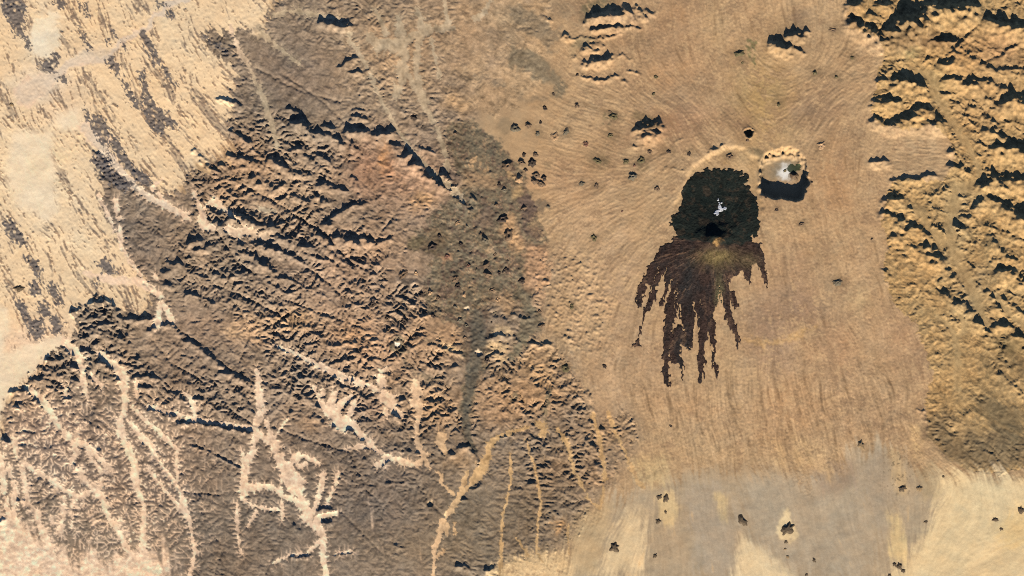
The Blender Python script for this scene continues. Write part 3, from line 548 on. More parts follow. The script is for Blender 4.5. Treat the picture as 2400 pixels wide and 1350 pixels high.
OUT = [
    [(8, 0), (45, -10), (62, 15), (58, 60), (50, 92), (35, 88), (20, 50), (5, 25)], [(90, 152), (118, 132), (124, 124), (136, 122), (139, 145), (130, 172), (105, 166), (92, 160)], [(53, 84), (60, 78), (76, 124), (64, 122)],
    [(183, -10), (192, 10), (203, 40), (215, 58), (205, 45), (190, 25), (180, 0)], [(120, 0), (150, 0), (155, 20), (140, 25)], [(246, 140), (258, 130), (275, 142), (287, 178), (275, 180), (256, 160)], [(325, 75), (340, 68), (362, 110), (377, 145), (381, 155), (360, 152), (345, 120)],
    [(376, 158), (396, 158), (405, 182), (421, 206), (411, 206), (391, 182)], [(320, 165), (335, 163), (346, 190), (356, 235), (376, 260), (391, 302), (376, 318), (350, 300), (335, 260), (331, 200)], [(281, 185), (300, 193), (321, 235), (329, 256), (315, 256), (299, 225)], [(369, 250), (391, 264), (421, 302), (401, 306), (385, 286)],
    [(194, 250), (206, 260), (214, 290), (200, 285)], [(215, 265), (236, 275), (257, 298), (251, 345), (236, 337), (214, 298)], [(262, 318), (276, 320), (290, 352), (310, 386), (354, 416), (350, 438), (320, 424), (282, 380), (257, 346)],
    [(214, 372), (230, 354), (250, 370), (260, 396), (290, 411), (316, 436), (300, 450), (270, 440), (242, 416), (222, 390)], [(228, 612), (250, 604), (278, 642), (240, 640)], [(5, 520), (28, 512), (40, 530), (60, 556), (62, 582), (30, 570), (12, 548)], [(55, 603), (72, 598), (95, 620), (100, 660), (84, 650), (68, 622)],
    [(110, 655), (130, 663), (140, 690), (150, 712), (140, 722), (116, 692)], [(34, 695), (52, 702), (66, 735), (86, 765), (92, 800), (70, 790), (60, 760), (42, 722)], [(85, 710), (112, 705), (120, 730), (114, 746), (92, 736)], [(80, 748), (102, 745), (108, 775), (98, 798), (80, 785)], [(116, 745), (136, 734), (148, 760), (137, 788), (120, 778)], [(68, 660), (88, 655), (96, 690), (72, 695)],
    [(364, 5), (382, 2), (386, 14), (370, 20)], [(388, 25), (400, 20), (412, 42), (395, 46)], [(196, 8), (205, 5), (212, 40), (206, 42)], [(135, 185), (155, 168), (160, 192), (145, 198)], [(247, 95), (256, 85), (257, 112), (250, 108)], [(284, 98), (294, 94), (301, 118), (292, 118)], [(178, 60), (184, 58), (218, 118), (208, 118), (195, 95)], [(255, 65), (262, 65), (278, 92), (270, 90)],
    [(254, 348), (262, 380), (256, 384), (250, 360)], [(218, 660), (228, 654), (236, 672), (224, 674)], [(480, 85), (456, 76), (500, 108), (540, 128), (534, 122), (520, 108)],
]
OX = X + 3 * L_fine + 2.5 * band(73, 10); OY = Y + 3.5 * band(74, 10)
out_masks = [poly(p, 0, OX, OY) > .5 for p in OUT]
outc = np.zeros((NY, NX), np.float32)
for m in out_masks:
    outc[m] = 1
outs = gblur(outc, 3)
og = band(75, 10) + band(76, 6) * .7
# sand lying in the valleys of the rocky upland
chan_lo = np.maximum(sstep(.50, .62, SANDY - .10 * D), sstep(1.0, 1.6, LA) * sstep(.15, .40, SANDY) * sstep(.2, -.3, D))
grav = sstep(380, 40, np.hypot((X - 150) * .8, (Y - 1150))) * sstep(880, 960, Y)
SW = np.zeros((NY, NX), np.float32)
for c in CHANNELS:
    line([(x, y, w * 1.6 + 16) for x, y, w in c], 1.0, out=SW)
gully_sand = sstep(.95, 1.5, LA + .58 * grav * (1 + .6 * band(174, 40)) + .5 * SW * (P > .5) * (X < 1000) - .2 * D) * np.clip(.1 + .95 * grav + .8 * SW * (X < 1000) + .35 * sstep(560, 300, X) * sstep(850, 950, Y), 0, 1) * (P > .5)
flat_sand = poly([(-150, 1190), (60, 1220), (130, 1300), (300, 1310), (350, 1270), (400, 1320), (420, 1500), (-150, 1500)], 26)
flat_sand = sstep(.30, .75, flat_sand + .16 * np.clip(L_wide, -2, 2) + .10 * L_mid) * sstep(1130, 1240, Y)
gully_sand = np.clip(gblur(gully_sand, .9) * 1.5, 0, 1)
SAND = np.clip(np.maximum(chan_lo, gully_sand * .8), 0, 1)
SAND = np.maximum(SAND, flat_sand)

RIDs = gblur(RID, 1.4)
calm = np.clip(1 - gblur(RID, 5) / .35, .35, 1)
H += AMP * D * 1.15 * (1 - .8 * flat_sand) * calm * (1 - .93 * chan_lo)
H += RIDs * (1 - .85 * chan_lo)
H += gblur(RID, 10) * .25
H -= .10 * gblur(np.clip(SANDY, 0, 1), 4) * np.clip(P + MT, 0, 1)
PL = (1 - np.clip(P + MT, 0, 1)) * (1 - np.clip(lavad * 1.2, 0, 1)) * (1 - rw)
fan = poly([(1420, 1180), (1520, 1130), (1660, 1090), (1800, 1090), (1900, 1150), (2010, 1050), (2050, 1030), (2140, 1080), (2200, 1120), (2280, 1110), (2420, 1120), (2560, 1100), (2560, 1500), (1330, 1500), (1330, 1290)], 0)
fan_b = gblur(fan, 26)
fan = sstep(.22, .85, fan_b + np.clip(6 * fan_b * (1 - fan_b), 0, 1) * (.16 * np.clip(L_wide, -2, 2) + .13 * L_mid + .08 * L_fine))
rightp = sstep(1180, 1320, X + .12 * (Y - 400))
gmod = np.clip(.55 + .5 * fbm(83, 130, 1.5), .08, 1.6)
crease = np.exp(-(L_mid / .16) ** 2) * gmod + .7 * np.exp(-(L_fine / .2) ** 2) * np.clip(.4 + .6 * fbm(84, 90, 1.4), 0, 1.5)
H += PL * rightp * (1 - .85 * fan) * (.007 * L_fine + .004 * L_mid + .008 * band(85, 7) + .006 * L_dash - .018 * crease)
H += SAND_LEFT * (1 - .8 * PANS) * (.006 * L_fine + .006 * L_dash + .006 * band(87, 10))
H += specks * .05 * (1 + .4 * band(88, 12)) + outs * (.02 + .028 * og) * outc
H += VF * (.016 * band(77, 8) + .012 * band(186, 5) - .03 * np.abs(band(78, 22)) + .02 * band(187, 14))
knob = poly([(1265, 580), (1400, 600), (1440, 700), (1420, 830), (1340, 830), (1280, 760)], 15) * (1 - VF)
H += knob * .05 * np.clip(band(79, 13) + .6 * band(80, 7), -.5, 2.5) * PL
H += .05 * fbm(81, 500, 2.0)
H -= .06 * gblur(gully_sand, 3)
H -= .11 * gblur(sstep(.1, .8, THIN), 1.5) * np.clip(P + MT, 0, 1)

# ------------------------------------------------------------------ ground colours (as they look on flat ground in this light)
def lin(c):
    c = np.asarray(c, np.float32) / 255.0
    return np.where(c <= .04045, c / 12.92, ((c + .055) / 1.055) ** 2.4)


ALB = 1.0
COL = np.empty((NY, NX, 3), np.float32)
COL[:] = lin((190, 155, 113))


def paint(mask, rgb, a=1.0):
    m = (mask * a)[..., None]
    COL[:] = COL * (1 - m) + lin(rgb) * m


def blot(pts, rgb, soft, a=1.0):
    m = poly(pts, soft)
    if soft > 4:
        m = np.clip(m + np.clip(4 * m * (1 - m), 0, 1) * (.20 * L_mid + .14 * L_fine + .14 * np.clip(L_wide, -2, 2)), 0, 1)
    paint(m, rgb, a)


def spot(x, y, rx, ry, rgb, a=1.0, p=1.0):
    paint(np.exp(-ell(x, y, rx, ry, WX, WY) ** 2 * p), rgb, a)


# eastern plain
for a in [(1600, 100, 170, 200, (178, 138, 96), .6), (1680, 60, 40, 90, (206, 170, 118), .7), (1790, 240, 70, 110, (198, 160, 96), .7), (1930, 240, 60, 60, (165, 130, 92), .6), (1890, 260, 60, 30, (150, 120, 88), .6), (1990, 130, 25, 25, (165, 130, 88), .6), (1960, 420, 60, 120, (190, 146, 98), .7),
          (1450, 690, 40, 130, (168, 138, 106), .6), (1360, 500, 70, 60, (206, 164, 114), .6), (1370, 660, 50, 120, (208, 168, 118), .6), (1420, 900, 70, 90, (204, 165, 118), .7), (1540, 830, 60, 90, (188, 152, 110), .6), (1860, 610, 45, 50, (168, 134, 96), .7), (1870, 720, 70, 70, (164, 130, 98), .7),
          (1790, 760, 50, 90, (172, 136, 100), .7), (2010, 700, 22, 30, (212, 176, 120), .9), (2020, 620, 14, 60, (205, 170, 122), .8), (1960, 820, 60, 80, (184, 144, 102), .7), (2110, 790, 60, 70, (188, 144, 100), .6), (2180, 850, 50, 70, (170, 134, 96), .6), (2244, 860, 9, 90, (206, 164, 106), .9), (1820, 830, 50, 60, (165, 135, 104), .6),
          (1620, 950, 90, 50, (196, 154, 106), .5), (1820, 960, 100, 90, (194, 152, 104), .6), (2000, 960, 120, 60, (190, 148, 102), .5), (1610, 280, 60, 40, (178, 134, 94), .7), (1560, 300, 60, 60, (150, 115, 82), .5), (1740, 290, 35, 30, (150, 116, 84), .7), (1870, 40, 20, 25, (150, 120, 92), .5), (1450, 45, 70, 12, (150, 126, 98), .5),
          (1340, 420, 80, 50, (190, 146, 102), .5), (1470, 320, 50, 25, (150, 116, 82), .4), (1790, 800, 16, 6, (222, 178, 116), .6)]:
    spot(*a[:4], tuple(v * k for v, k in zip(a[4], (.96, .97, 1.02))), a[5])
blot([(1745, 790), (1800, 805), (1850, 790), (1905, 762), (1910, 768), (1860, 800), (1800, 815), (1750, 800)], (222, 176, 112), 2, .55)
for a in [(1130, 60, 60, 50, (160, 138, 110), .7), (1180, 130, 50, 40, (192, 160, 122), .7), (1110, 190, 40, 30, (196, 168, 130), .7), (1150, 240, 50, 40, (176, 144, 108), .6), (1200, 60, 30, 40, (150, 132, 104), .7), (1090, 130, 40, 40, (168, 142, 110), .6), (1120, 180, 14, 8, (132, 120, 98), .8), (1165, 200, 16, 7, (130, 118, 96), .8), (1170, 50, 40, 14, (196, 166, 124), .7), (1330, 20, 40, 30, (150, 128, 100), .6)]:
    spot(*a)
blot([(1290, 450), (1420, 430), (1480, 560), (1500, 700), (1480, 1000), (1380, 960), (1330, 800), (1290, 640)], (194, 160, 120), 25, .6)
# left sands
blot([(-150, -150), (720, -150), (640, 10), (620, 90), (560, 190), (552, 330), (445, 400), (420, 465), (250, 480), (360, 690), (340, 745), (190, 770), (90, 870), (22, 930), (8, 1060), (-150, 1090)], (244, 208, 160), 10)
spot(90, 420, 130, 140, (248, 218, 174), .9); spot(100, 200, 70, 40, (234, 208, 174), .9); spot(225, 130, 50, 18, (226, 200, 166), .8); spot(150, 265, 60, 30, (238, 206, 166), .7); spot(60, 820, 160, 70, (244, 204, 164), .8); spot(330, 600, 80, 60, (244, 206, 160), .5)
paint(PANS, (247, 220, 180), .85)
spot(100, 85, 34, 55, (247, 226, 190), .9)
# rocky upland
east = np.maximum(sstep(860, 1000, X) * sstep(420, 300, Y), sstep(1150, 1250, X))
Pc = P * (1 - east) + gblur(P, 20) * east
Pc = Pc * (1 - .9 * sstep(1020, 1160, X + 40 * band(182, 60)) * sstep(400, 260, Y))
rockc = Pc[..., None]
base_rock = np.empty_like(COL); base_rock[:] = lin((148, 127, 103))
COL[:] = COL * (1 - rockc) + base_rock * rockc
def pspot(*a):
    m = np.exp(-ell(a[0], a[1], a[2], a[3], WX, WY) ** 2)
    paint(m * P, a[4], a[5])


for a in [(690, 180, 110, 90, (136, 116, 96), .9), (1265, 650, 50, 60, (196, 152, 110), .9), (380, 1130, 150, 120, (128, 110, 92), .8), (700, 1050, 160, 90, (140, 118, 96), .7), (450, 880, 110, 60, (138, 116, 94), .8), (800, 950, 70, 50, (146, 122, 98), .7), (930, 120, 130, 120, (184, 150, 112), .9), (1090, 60, 100, 90, (176, 144, 108), .9), (960, 430, 110, 90, (176, 139, 108), .95), (860, 400, 60, 70, (164, 124, 94), .9), (990, 470, 30, 20, (208, 160, 108), .8), (900, 365, 10, 30, (200, 146, 98), .9), (915, 390, 12, 22, (196, 140, 98), .8), (880, 600, 90, 90, (176, 143, 110), .8),
          (780, 650, 160, 120, (166, 137, 110), .8), (560, 400, 110, 80, (160, 128, 98), .8), (640, 450, 110, 80, (172, 138, 104), .8), (330, 590, 80, 90, (128, 110, 92), .9), (250, 520, 40, 70, (128, 110, 92), .9), (480, 560, 100, 80, (152, 128, 102), .8), (480, 780, 110, 70, (150, 124, 100), .8), (590, 770, 45, 40, (210, 168, 124), .8), (690, 750, 50, 25, (204, 162, 116), .8), (545, 775, 20, 12, (228, 186, 138), .8),
          (880, 800, 140, 100, (178, 143, 110), .8), (1040, 780, 80, 60, (190, 148, 106), .7), (820, 790, 30, 30, (206, 158, 112), .6), (730, 990, 22, 20, (196, 156, 116), .9), (860, 960, 60, 40, (168, 136, 108), .7), (1020, 950, 80, 60, (186, 148, 108), .7), (620, 920, 150, 80, (156, 130, 104), .8), (450, 1000, 120, 100, (148, 124, 100), .8), (880, 1180, 190, 140, (122, 106, 90), .95), (640, 1250, 170, 120, (126, 110, 92), .95), (1100, 1230, 120, 120, (128, 112, 90), .95), (470, 1300, 70, 70, (128, 112, 94), .9),
          (1250, 1200, 90, 90, (128, 108, 84), .9), (1330, 1100, 70, 80, (146, 118, 88), .8), (1270, 870, 90, 70, (188, 148, 104), .9), (1230, 930, 100, 50, (186, 144, 102), .8), (1440, 1020, 60, 50, (170, 136, 98), .8), (1400, 1130, 50, 40, (176, 140, 102), .6), (200, 1080, 160, 110, (140, 118, 98), .85), (120, 1010, 110, 70, (146, 122, 102), .8), (1165, 960, 60, 40, (190, 150, 110), .7), (1308, 1235, 14, 18, (204, 156, 104), .9), (1020, 1290, 200, 50, (140, 120, 94), .6), (1080, 1080, 40, 30, (180, 146, 108), .8)]:
    pspot(*a)
# mountains
paint(MT, (188, 150, 98), .95)
def mspot(*a):
    paint(np.exp(-ell(a[0], a[1], a[2], a[3], WX, WY) ** 2) * MT, a[4], a[5])


paint(MT * sstep(.2, 1.4, fbm(188, 70, 1.4)), (158, 130, 90), .55)
paint(MT * sstep(.6, 1.6, fbm(189, 40, 1.3)), (124, 106, 74), .5)
for a in [(2340, 120, 70, 50, (176, 134, 92), .8), (2100, 100, 60, 30, (130, 104, 74), .7), (2190, 100, 60, 25, (120, 94, 66), .8), (2140, 130, 20, 12, (140, 124, 84), .8), (2190, 190, 30, 25, (172, 146, 98), .8), (2240, 560, 30, 110, (176, 148, 104), .9), (2280, 680, 40, 50, (166, 138, 98), .9), (2370, 810, 50, 25, (118, 100, 68), .9), (2380, 860, 60, 20, (118, 98, 68), .8), (2260, 110, 40, 50, (184, 140, 90), .6), (2250, 460, 60, 30, (186, 154, 106), .7), (2130, 60, 40, 40, (140, 112, 78), .5), (1995, 50, 16, 40, (130, 102, 76), .7), (2320, 240, 90, 80, (184, 144, 96), .6)]:
    mspot(*a)
blot([(2180, 985), (2215, 960), (2290, 1020), (2330, 1000), (2420, 1010), (2420, 1085), (2340, 1112), (2270, 1105), (2215, 1075), (2190, 1040), (2160, 1020)], (122, 102, 74), 8, .85)
blot([(2270, 930), (2320, 930), (2400, 960), (2400, 1040), (2330, 1000), (2290, 960)], (110, 94, 68), 8, .8)
blot([(2230, 990), (2265, 1000), (2255, 1030), (2215, 1020)], (190, 154, 104), 6, .7)
# fans and sand sheets of the south-east
paint(fan, (184, 160, 126), .95)
for pts, rgb, soft, a in [
    ([(1340, 1230), (1400, 1190), (1440, 1180), (1400, 1350), (1330, 1350)], (200, 168, 122), 8, .8), ([(1430, 1260), (1470, 1200), (1510, 1190), (1500, 1280), (1510, 1350), (1400, 1350)], (234, 202, 152), 16, .9), ([(1150, 1330), (1240, 1300), (1340, 1290), (1335, 1420), (1140, 1420)], (238, 198, 142), 8, .9),
    ([(1535, 1160), (1580, 1155), (1590, 1200), (1570, 1240), (1545, 1220)], (226, 192, 136), 5, .8), ([(1590, 1150), (1680, 1130), (1730, 1220), (1735, 1290), (1720, 1350), (1630, 1350), (1625, 1240)], (178, 158, 130), 12, .8), ([(1735, 1240), (1800, 1290), (1870, 1350), (1870, 1420), (1715, 1420)], (240, 210, 160), 7, .9),
    ([(1672, 1150), (1705, 1160), (1715, 1200), (1700, 1220), (1685, 1200)], (214, 184, 130), 5, .7), ([(1740, 1110), (1800, 1090), (1950, 1130), (2030, 1150), (2060, 1300), (2000, 1350), (1860, 1350), (1790, 1280), (1730, 1200)], (182, 162, 132), 18, .8), ([(1900, 1080), (2000, 1080), (2010, 1140), (1930, 1160)], (168, 142, 114), 10, .7),
    ([(2020, 1080), (2080, 1050), (2090, 1150), (2080, 1250), (2040, 1200)], (178, 156, 126), 8, .8), ([(2190, 1110), (2240, 1105), (2330, 1120), (2440, 1110), (2560, 1110), (2560, 1500), (2000, 1500), (2060, 1370), (2130, 1300), (2180, 1230), (2200, 1160)], (238, 206, 152), 14, .9), ([(2085, 1195), (2110, 1210), (2130, 1290), (2120, 1320), (2090, 1300)], (226, 194, 136), 6, .8),
    ([(2080, 1050), (2110, 1060), (2120, 1150), (2100, 1160)], (206, 172, 122), 6, .7), ([(2140, 990), (2160, 1000), (2165, 1080), (2145, 1070)], (222, 182, 126), 4, .8), ([(2140, 1100), (2190, 1080), (2200, 1160), (2160, 1180)], (186, 160, 118), 6, .6), ([(2330, 1230), (2420, 1180), (2420, 1260), (2360, 1290)], (226, 188, 126), 14, .7),
    ([(1520, 1000), (1700, 1040), (1900, 1060), (1880, 1110), (1800, 1120), (1640, 1090), (1520, 1110)], (188, 154, 112), 14, .7), ([(1480, 1080), (1560, 1070), (1570, 1130), (1510, 1140)], (206, 174, 122), 10, .7)]:
    blot(pts, rgb, soft, a)
blot([(1834, 1192), (1846, 1194), (1864, 1224), (1876, 1256), (1862, 1266), (1830, 1262), (1820, 1242), (1828, 1215)], (238, 208, 156), 2, .9)
for pts in [[(1800, 1030), (1830, 1040), (1850, 1110), (1825, 1100)], [(1850, 1020), (1890, 1030), (1925, 1110), (1890, 1095), (1862, 1085)], [(1900, 1020), (1930, 1060), (1960, 1130), (1930, 1110)]]:
    blot(pts, (208, 170, 120), 5, .7)
# volcanic field and older lavas
paint(VF, (124, 109, 85), .92)
rib = np.clip(line([(1118, 740, 18), (1122, 800, 24), (1110, 860, 20), (1097, 930, 13), (1090, 985, 11), (1100, 1035, 10), (1116, 1062, 5)], 1.0) * 2.2, 0, 1)
paint(VF * sstep(.3, 1.2, fbm(175, 60, 1.4)), (112, 88, 72), .75)
paint(VF * sstep(.5, 1.3, fbm(176, 40, 1.3)), (176, 142, 104), .55)
paint(VF * sstep(.7, 1.4, fbm(177, 40, 1.3)), (98, 92, 74), .6)
for pts, rgb, soft, a in [
    ([(1195, 20), (1215, 15), (1250, 30), (1275, 45), (1300, 70), (1320, 60), (1310, 90), (1290, 110), (1308, 115), (1300, 125), (1280, 112), (1270, 95), (1240, 80), (1215, 55), (1195, 50)], (140, 122, 96), 2, .8), ([(1200, 110), (1235, 108), (1270, 130), (1290, 150), (1300, 175), (1328, 195), (1328, 212), (1310, 232), (1290, 225), (1300, 200), (1270, 190), (1230, 165), (1190, 150)], (134, 118, 92), 2, .85),
    ([(1210, 215), (1235, 225), (1290, 225), (1280, 240), (1235, 240), (1215, 228)], (138, 118, 92), 3, .7), ([(1370, 0), (1420, -10), (1440, 15), (1420, 28), (1385, 30), (1370, 50), (1358, 55), (1362, 20)], (132, 118, 88), 2, .85), ([(1345, 88), (1385, 84), (1400, 95), (1375, 110), (1340, 130), (1335, 110)], (136, 120, 90), 2, .8), ([(1490, 70), (1520, 80), (1525, 98), (1510, 105), (1470, 90)], (150, 122, 90), 2, .6),
    ([(1230, 455), (1250, 470), (1258, 500), (1250, 525), (1230, 530), (1222, 500), (1215, 480)], (112, 90, 76), 1, .85), ([(1225, 530), (1262, 538), (1272, 555), (1240, 560), (1222, 555)], (108, 88, 74), 1, .7), ([(1140, 480), (1165, 500), (1160, 530), (1130, 540), (1110, 520)], (116, 96, 80), 3, .7), ([(1256, 478), (1285, 474), (1288, 490), (1270, 500), (1256, 495)], (128, 110, 88), 1, .8), ([(1185, 270), (1205, 290), (1200, 310), (1180, 320), (1160, 300), (1165, 275)], (140, 120, 92), 3, .7),
    ([(935, 642), (952, 645), (952, 670), (945, 688), (932, 684)], (106, 90, 74), 1, .9), ([(944, 688), (950, 690), (950, 725), (956, 745), (945, 745)], (120, 104, 82), 1, .7), ([(912, 800), (930, 785), (948, 800), (952, 822), (935, 828), (915, 825)], (118, 104, 82), 1, .95), ([(1110, 720), (1140, 712), (1150, 770), (1140, 845), (1100, 850), (1085, 770)], (118, 96, 78), 2, .6),
    ([(1105, 770), (1130, 745), (1140, 790), (1130, 840), (1112, 850)], (112, 94, 76), 2, .7), ([(955, 560), (985, 560), (995, 575), (975, 588), (958, 580)], (120, 106, 78), 2, .8), ([(1020, 530), (1035, 545), (1040, 570), (1010, 585), (1000, 570), (1025, 555)], (128, 104, 80), 2, .7), ([(1275, 915), (1285, 912), (1288, 935), (1280, 985), (1270, 982), (1275, 945)], (130, 114, 86), 1, .85), ([(1200, 925), (1215, 925), (1215, 940), (1200, 940)], (120, 106, 80), 1.5, .8),
    ([(1148, 870), (1160, 900), (1230, 905)], (190, 150, 108), 3, .4), ([(940, 830), (960, 860), (1010, 880), (1030, 900), (1010, 905), (980, 880), (950, 860), (935, 840)], (128, 112, 88), 2, .7), ([(990, 790), (1010, 795), (1020, 810), (1000, 805)], (120, 106, 84), 2, .6), ([(1200, 690), (1230, 640), (1240, 600), (1258, 600), (1245, 650), (1250, 700), (1262, 760), (1245, 790), (1210, 850), (1196, 850), (1225, 790), (1240, 740), (1230, 710)], (124, 112, 88), 1.5, .8),
    ([(1280, 850), (1320, 860), (1345, 900), (1310, 900)], (150, 124, 98), 6, .5), ([(1155, 690), (1200, 680), (1215, 720), (1195, 740), (1160, 720)], (178, 142, 102), 4, .6), ([(1152, 770), (1195, 760), (1205, 790), (1150, 790)], (214, 180, 134), 2, .8), ([(1145, 800), (1190, 805), (1195, 835), (1165, 850), (1145, 830)], (210, 174, 126), 2, .7), ([(1240, 680), (1250, 690), (1248, 700)], (214, 180, 130), 1, .8),
    ([(1030, 800), (1070, 800), (1085, 830), (1050, 820), (1025, 805)], (216, 178, 128), 2, .8), ([(1097, 385), (1115, 370), (1118, 380), (1108, 390)], (210, 168, 120), 1, .9), ([(1128, 383), (1146, 390), (1146, 395), (1130, 392)], (206, 162, 114), 1, .9), ([(1085, 395), (1150, 405), (1170, 430), (1140, 445), (1080, 440)], (184, 146, 106), 4, .6), ([(1050, 395), (1066, 410), (1068, 422), (1052, 415)], (120, 100, 84), 1, .8), ([(1180, 500), (1205, 510), (1225, 570), (1205, 590), (1190, 560), (1180, 540)], (210, 164, 116), 4, .8),
    ([(1235, 400), (1265, 395), (1285, 430), (1270, 450), (1240, 440)], (200, 156, 112), 5, .7), ([(1190, 400), (1205, 405), (1205, 418), (1190, 415)], (200, 160, 110), 2, .7), ([(1215, 430), (1230, 440), (1225, 460), (1210, 470), (1200, 465)], (198, 160, 110), 3, .7), ([(1230, 565), (1280, 580), (1270, 640), (1235, 690), (1225, 640)], (196, 150, 110), 4, .7), ([(1040, 600), (1055, 590), (1055, 610), (1038, 615)], (204, 150, 108), 2, .6), ([(1225, 740), (1265, 735), (1270, 770), (1250, 790), (1220, 780)], (128, 112, 88), 2, .7),
    ([(1753, 95), (1758, 92), (1766, 100), (1768, 130), (1772, 150), (1766, 156), (1758, 130)], (124, 118, 78), 1, .85), ([(1475, 265), (1490, 258), (1520, 262), (1545, 275), (1550, 300), (1520, 300), (1495, 290)], (118, 100, 70), 2, .6), ([(1410, 275), (1430, 262), (1445, 275), (1430, 280)], (130, 114, 82), 1, .8), ([(1385, 370), (1430, 368), (1425, 385), (1395, 380)], (134, 114, 82), 3, .6), ([(1495, 378), (1512, 380), (1514, 398), (1500, 400)], (132, 112, 80), 2, .7),
    ([(1298, 365), (1320, 368), (1345, 385), (1360, 410), (1340, 420), (1310, 405)], (150, 120, 90), 4, .6), ([(1760, 350), (1790, 348), (1800, 360), (1782, 372)], (130, 112, 82), 2, .8), ([(1800, 335), (1835, 340), (1830, 350), (1808, 352)], (134, 112, 84), 2, .7), ([(1275, 372), (1300, 380), (1290, 395), (1278, 390)], (128, 110, 84), 3, .7)]:
    blot(pts, rgb, soft, a)
paint(rib, (104, 96, 80), .85)
# pale caldera bench with its sunlit scarp brightened in the paint, sand in the valleys, rocks in the sand
paint(gblur(bench, 3) * arcw * (1 - lava), (208, 166, 112), .5)
sandc = np.empty_like(COL)
wl = sstep(1150, 850, X)[..., None]
sandc[:] = lin((247, 208, 168)) * wl + lin((206, 166, 114)) * (1 - wl)
nw = (sstep(500, 620, X) * sstep(620, 480, Y) * (1 - MT))[..., None]
sandc = sandc * (1 - nw) + lin((190, 165, 130)) * nw
mcol = (MT > .5)[..., None]
sandc = np.where(mcol, lin((184, 152, 104)), sandc)
sa = (np.maximum(chan_lo * np.where(MT > .5, .6, 1), np.maximum(gully_sand * .85, flat_sand)))[..., None]
COL[:] = COL * (1 - sa) + sandc * sa
RIV = np.zeros((NY, NX), np.float32)
for c in [[(440, 0, 5), (390, 10, 6), (382, 30, 5), (356, 40, 5), (350, 65, 5), (322, 78, 7), (285, 95, 5), (262, 125, 4), (240, 142, 6), (200, 135, 16), (160, 150, 8), (135, 175, 9), (100, 195, 26), (60, 220, 26)], [(200, 300, 12), (228, 335, 11), (262, 375, 9), (285, 405, 7), (320, 440, 7), (350, 462, 6), (385, 480, 6), (420, 500, 4)]]:
    line([(x, y, w * 1.25) for x, y, w in c], 1.0, out=RIV)
paint(np.clip(RIV * 2.2, 0, 1), (224, 200, 168), .8)
paint(specks * (1 - np.clip(RIV * 3, 0, 1)), (148, 118, 92), .8)
wisp = sstep(.9, 1.7, .8 * L_wide + .55 * L_mid + .45 * L_dash) * SAND_LEFT * (1 - PANS) * (1 - sstep(.3, .6, SANDY))
paint(wisp, (130, 114, 98), .6)
paint(outc * (1 - .7 * sstep(.9, 1.9, L_mid * .7 + band(91, 12))), (112, 102, 94), .95)
streaky = poly([(1470, 880), (1700, 900), (2100, 860), (2170, 1000), (2060, 1060), (1960, 1110), (1880, 1110), (1780, 1080), (1560, 1090)], 25)
# rock is patchy in itself
mott = 1 + P * (.10 * band(92, 18) + .07 * band(93, 7) + .08 * fbm(94, 200, 1.5)) + PL * (.05 * L_wide + .035 * L_mid + .035 * L_fine + .03 * band(99, 30)) * (.25 + .75 * rightp) * (1 - .35 * fan) + streaky * (.05 * L_fine + .05 * L_mid * gmod + .06 * fbm(178, 60, 1.3)) + MT * (.10 * band(95, 12) + .06 * fbm(96, 90)) + .02 * band(97, 5)
COL *= np.clip(mott, .5, 1.5)[..., None]
tint = .02 * fbm(98, 260, 1.6)
COL[..., 0] *= 1 + tint; COL[..., 2] *= 1 - tint
pm = PL * rightp * (1 - fan)
paint(pm * sstep(.5, 1.7, fbm(181, 110, 1.4) + .45 * L_mid + .3 * L_wide), (154, 122, 90), .55)
paint(pm * sstep(.6, 1.8, fbm(183, 80, 1.4) + .5 * L_mid + .3 * L_fine), (210, 172, 124), .5)
paint(np.exp(-ell(2105, 1110, 40, 60, WX, WY) ** 2) * sstep(1.2, 1.8, band(184, 7) + .5 * band(185, 14)), (110, 94, 72), .8)
# thin dark washes on the plains
wash = sstep(1.5, 2.4, -L_mid + .3 * L_fine) * PL * rightp * (1 - fan)
paint(wash, (128, 98, 68), .35)
# crater walls and floor
paint(rim * sstep(385, 360, Y) * (.6 + .4 * sstep(-1, 1, band(66, 9))), (214, 168, 112), .5)  # sunlit brightness of the north wall painted into its colour
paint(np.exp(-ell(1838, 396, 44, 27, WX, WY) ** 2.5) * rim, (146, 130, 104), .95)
for x, y, r in [(1787, 380, 4), (1787, 396, 6), (1788, 410, 5), (1885, 378, 5), (1889, 418, 7), (1800, 425, 7)]:  # dark wall spots painted in for small patches of shade
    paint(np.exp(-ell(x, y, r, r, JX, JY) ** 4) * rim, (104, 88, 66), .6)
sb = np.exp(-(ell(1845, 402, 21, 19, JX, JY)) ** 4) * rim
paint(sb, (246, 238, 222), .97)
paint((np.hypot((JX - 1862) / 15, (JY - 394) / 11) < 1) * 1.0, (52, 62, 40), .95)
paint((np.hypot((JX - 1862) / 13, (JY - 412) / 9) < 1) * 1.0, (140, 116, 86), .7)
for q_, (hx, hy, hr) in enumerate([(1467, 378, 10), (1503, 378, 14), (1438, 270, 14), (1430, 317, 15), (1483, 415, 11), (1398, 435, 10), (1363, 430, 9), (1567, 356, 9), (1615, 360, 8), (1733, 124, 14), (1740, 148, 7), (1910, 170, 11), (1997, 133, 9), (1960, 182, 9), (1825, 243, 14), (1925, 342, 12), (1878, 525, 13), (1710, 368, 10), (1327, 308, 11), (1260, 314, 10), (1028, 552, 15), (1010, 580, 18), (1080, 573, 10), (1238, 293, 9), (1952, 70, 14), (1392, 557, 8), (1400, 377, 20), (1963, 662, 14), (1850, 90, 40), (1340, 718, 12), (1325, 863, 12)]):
    paint(np.exp(-ell(hx + 2, hy - 2, hr * 1.5, hr * 1.25, WX2 + .5 * (WX - X), WY2 + .5 * (WY - Y)) ** 2.6), (108, 90, 66), .5)
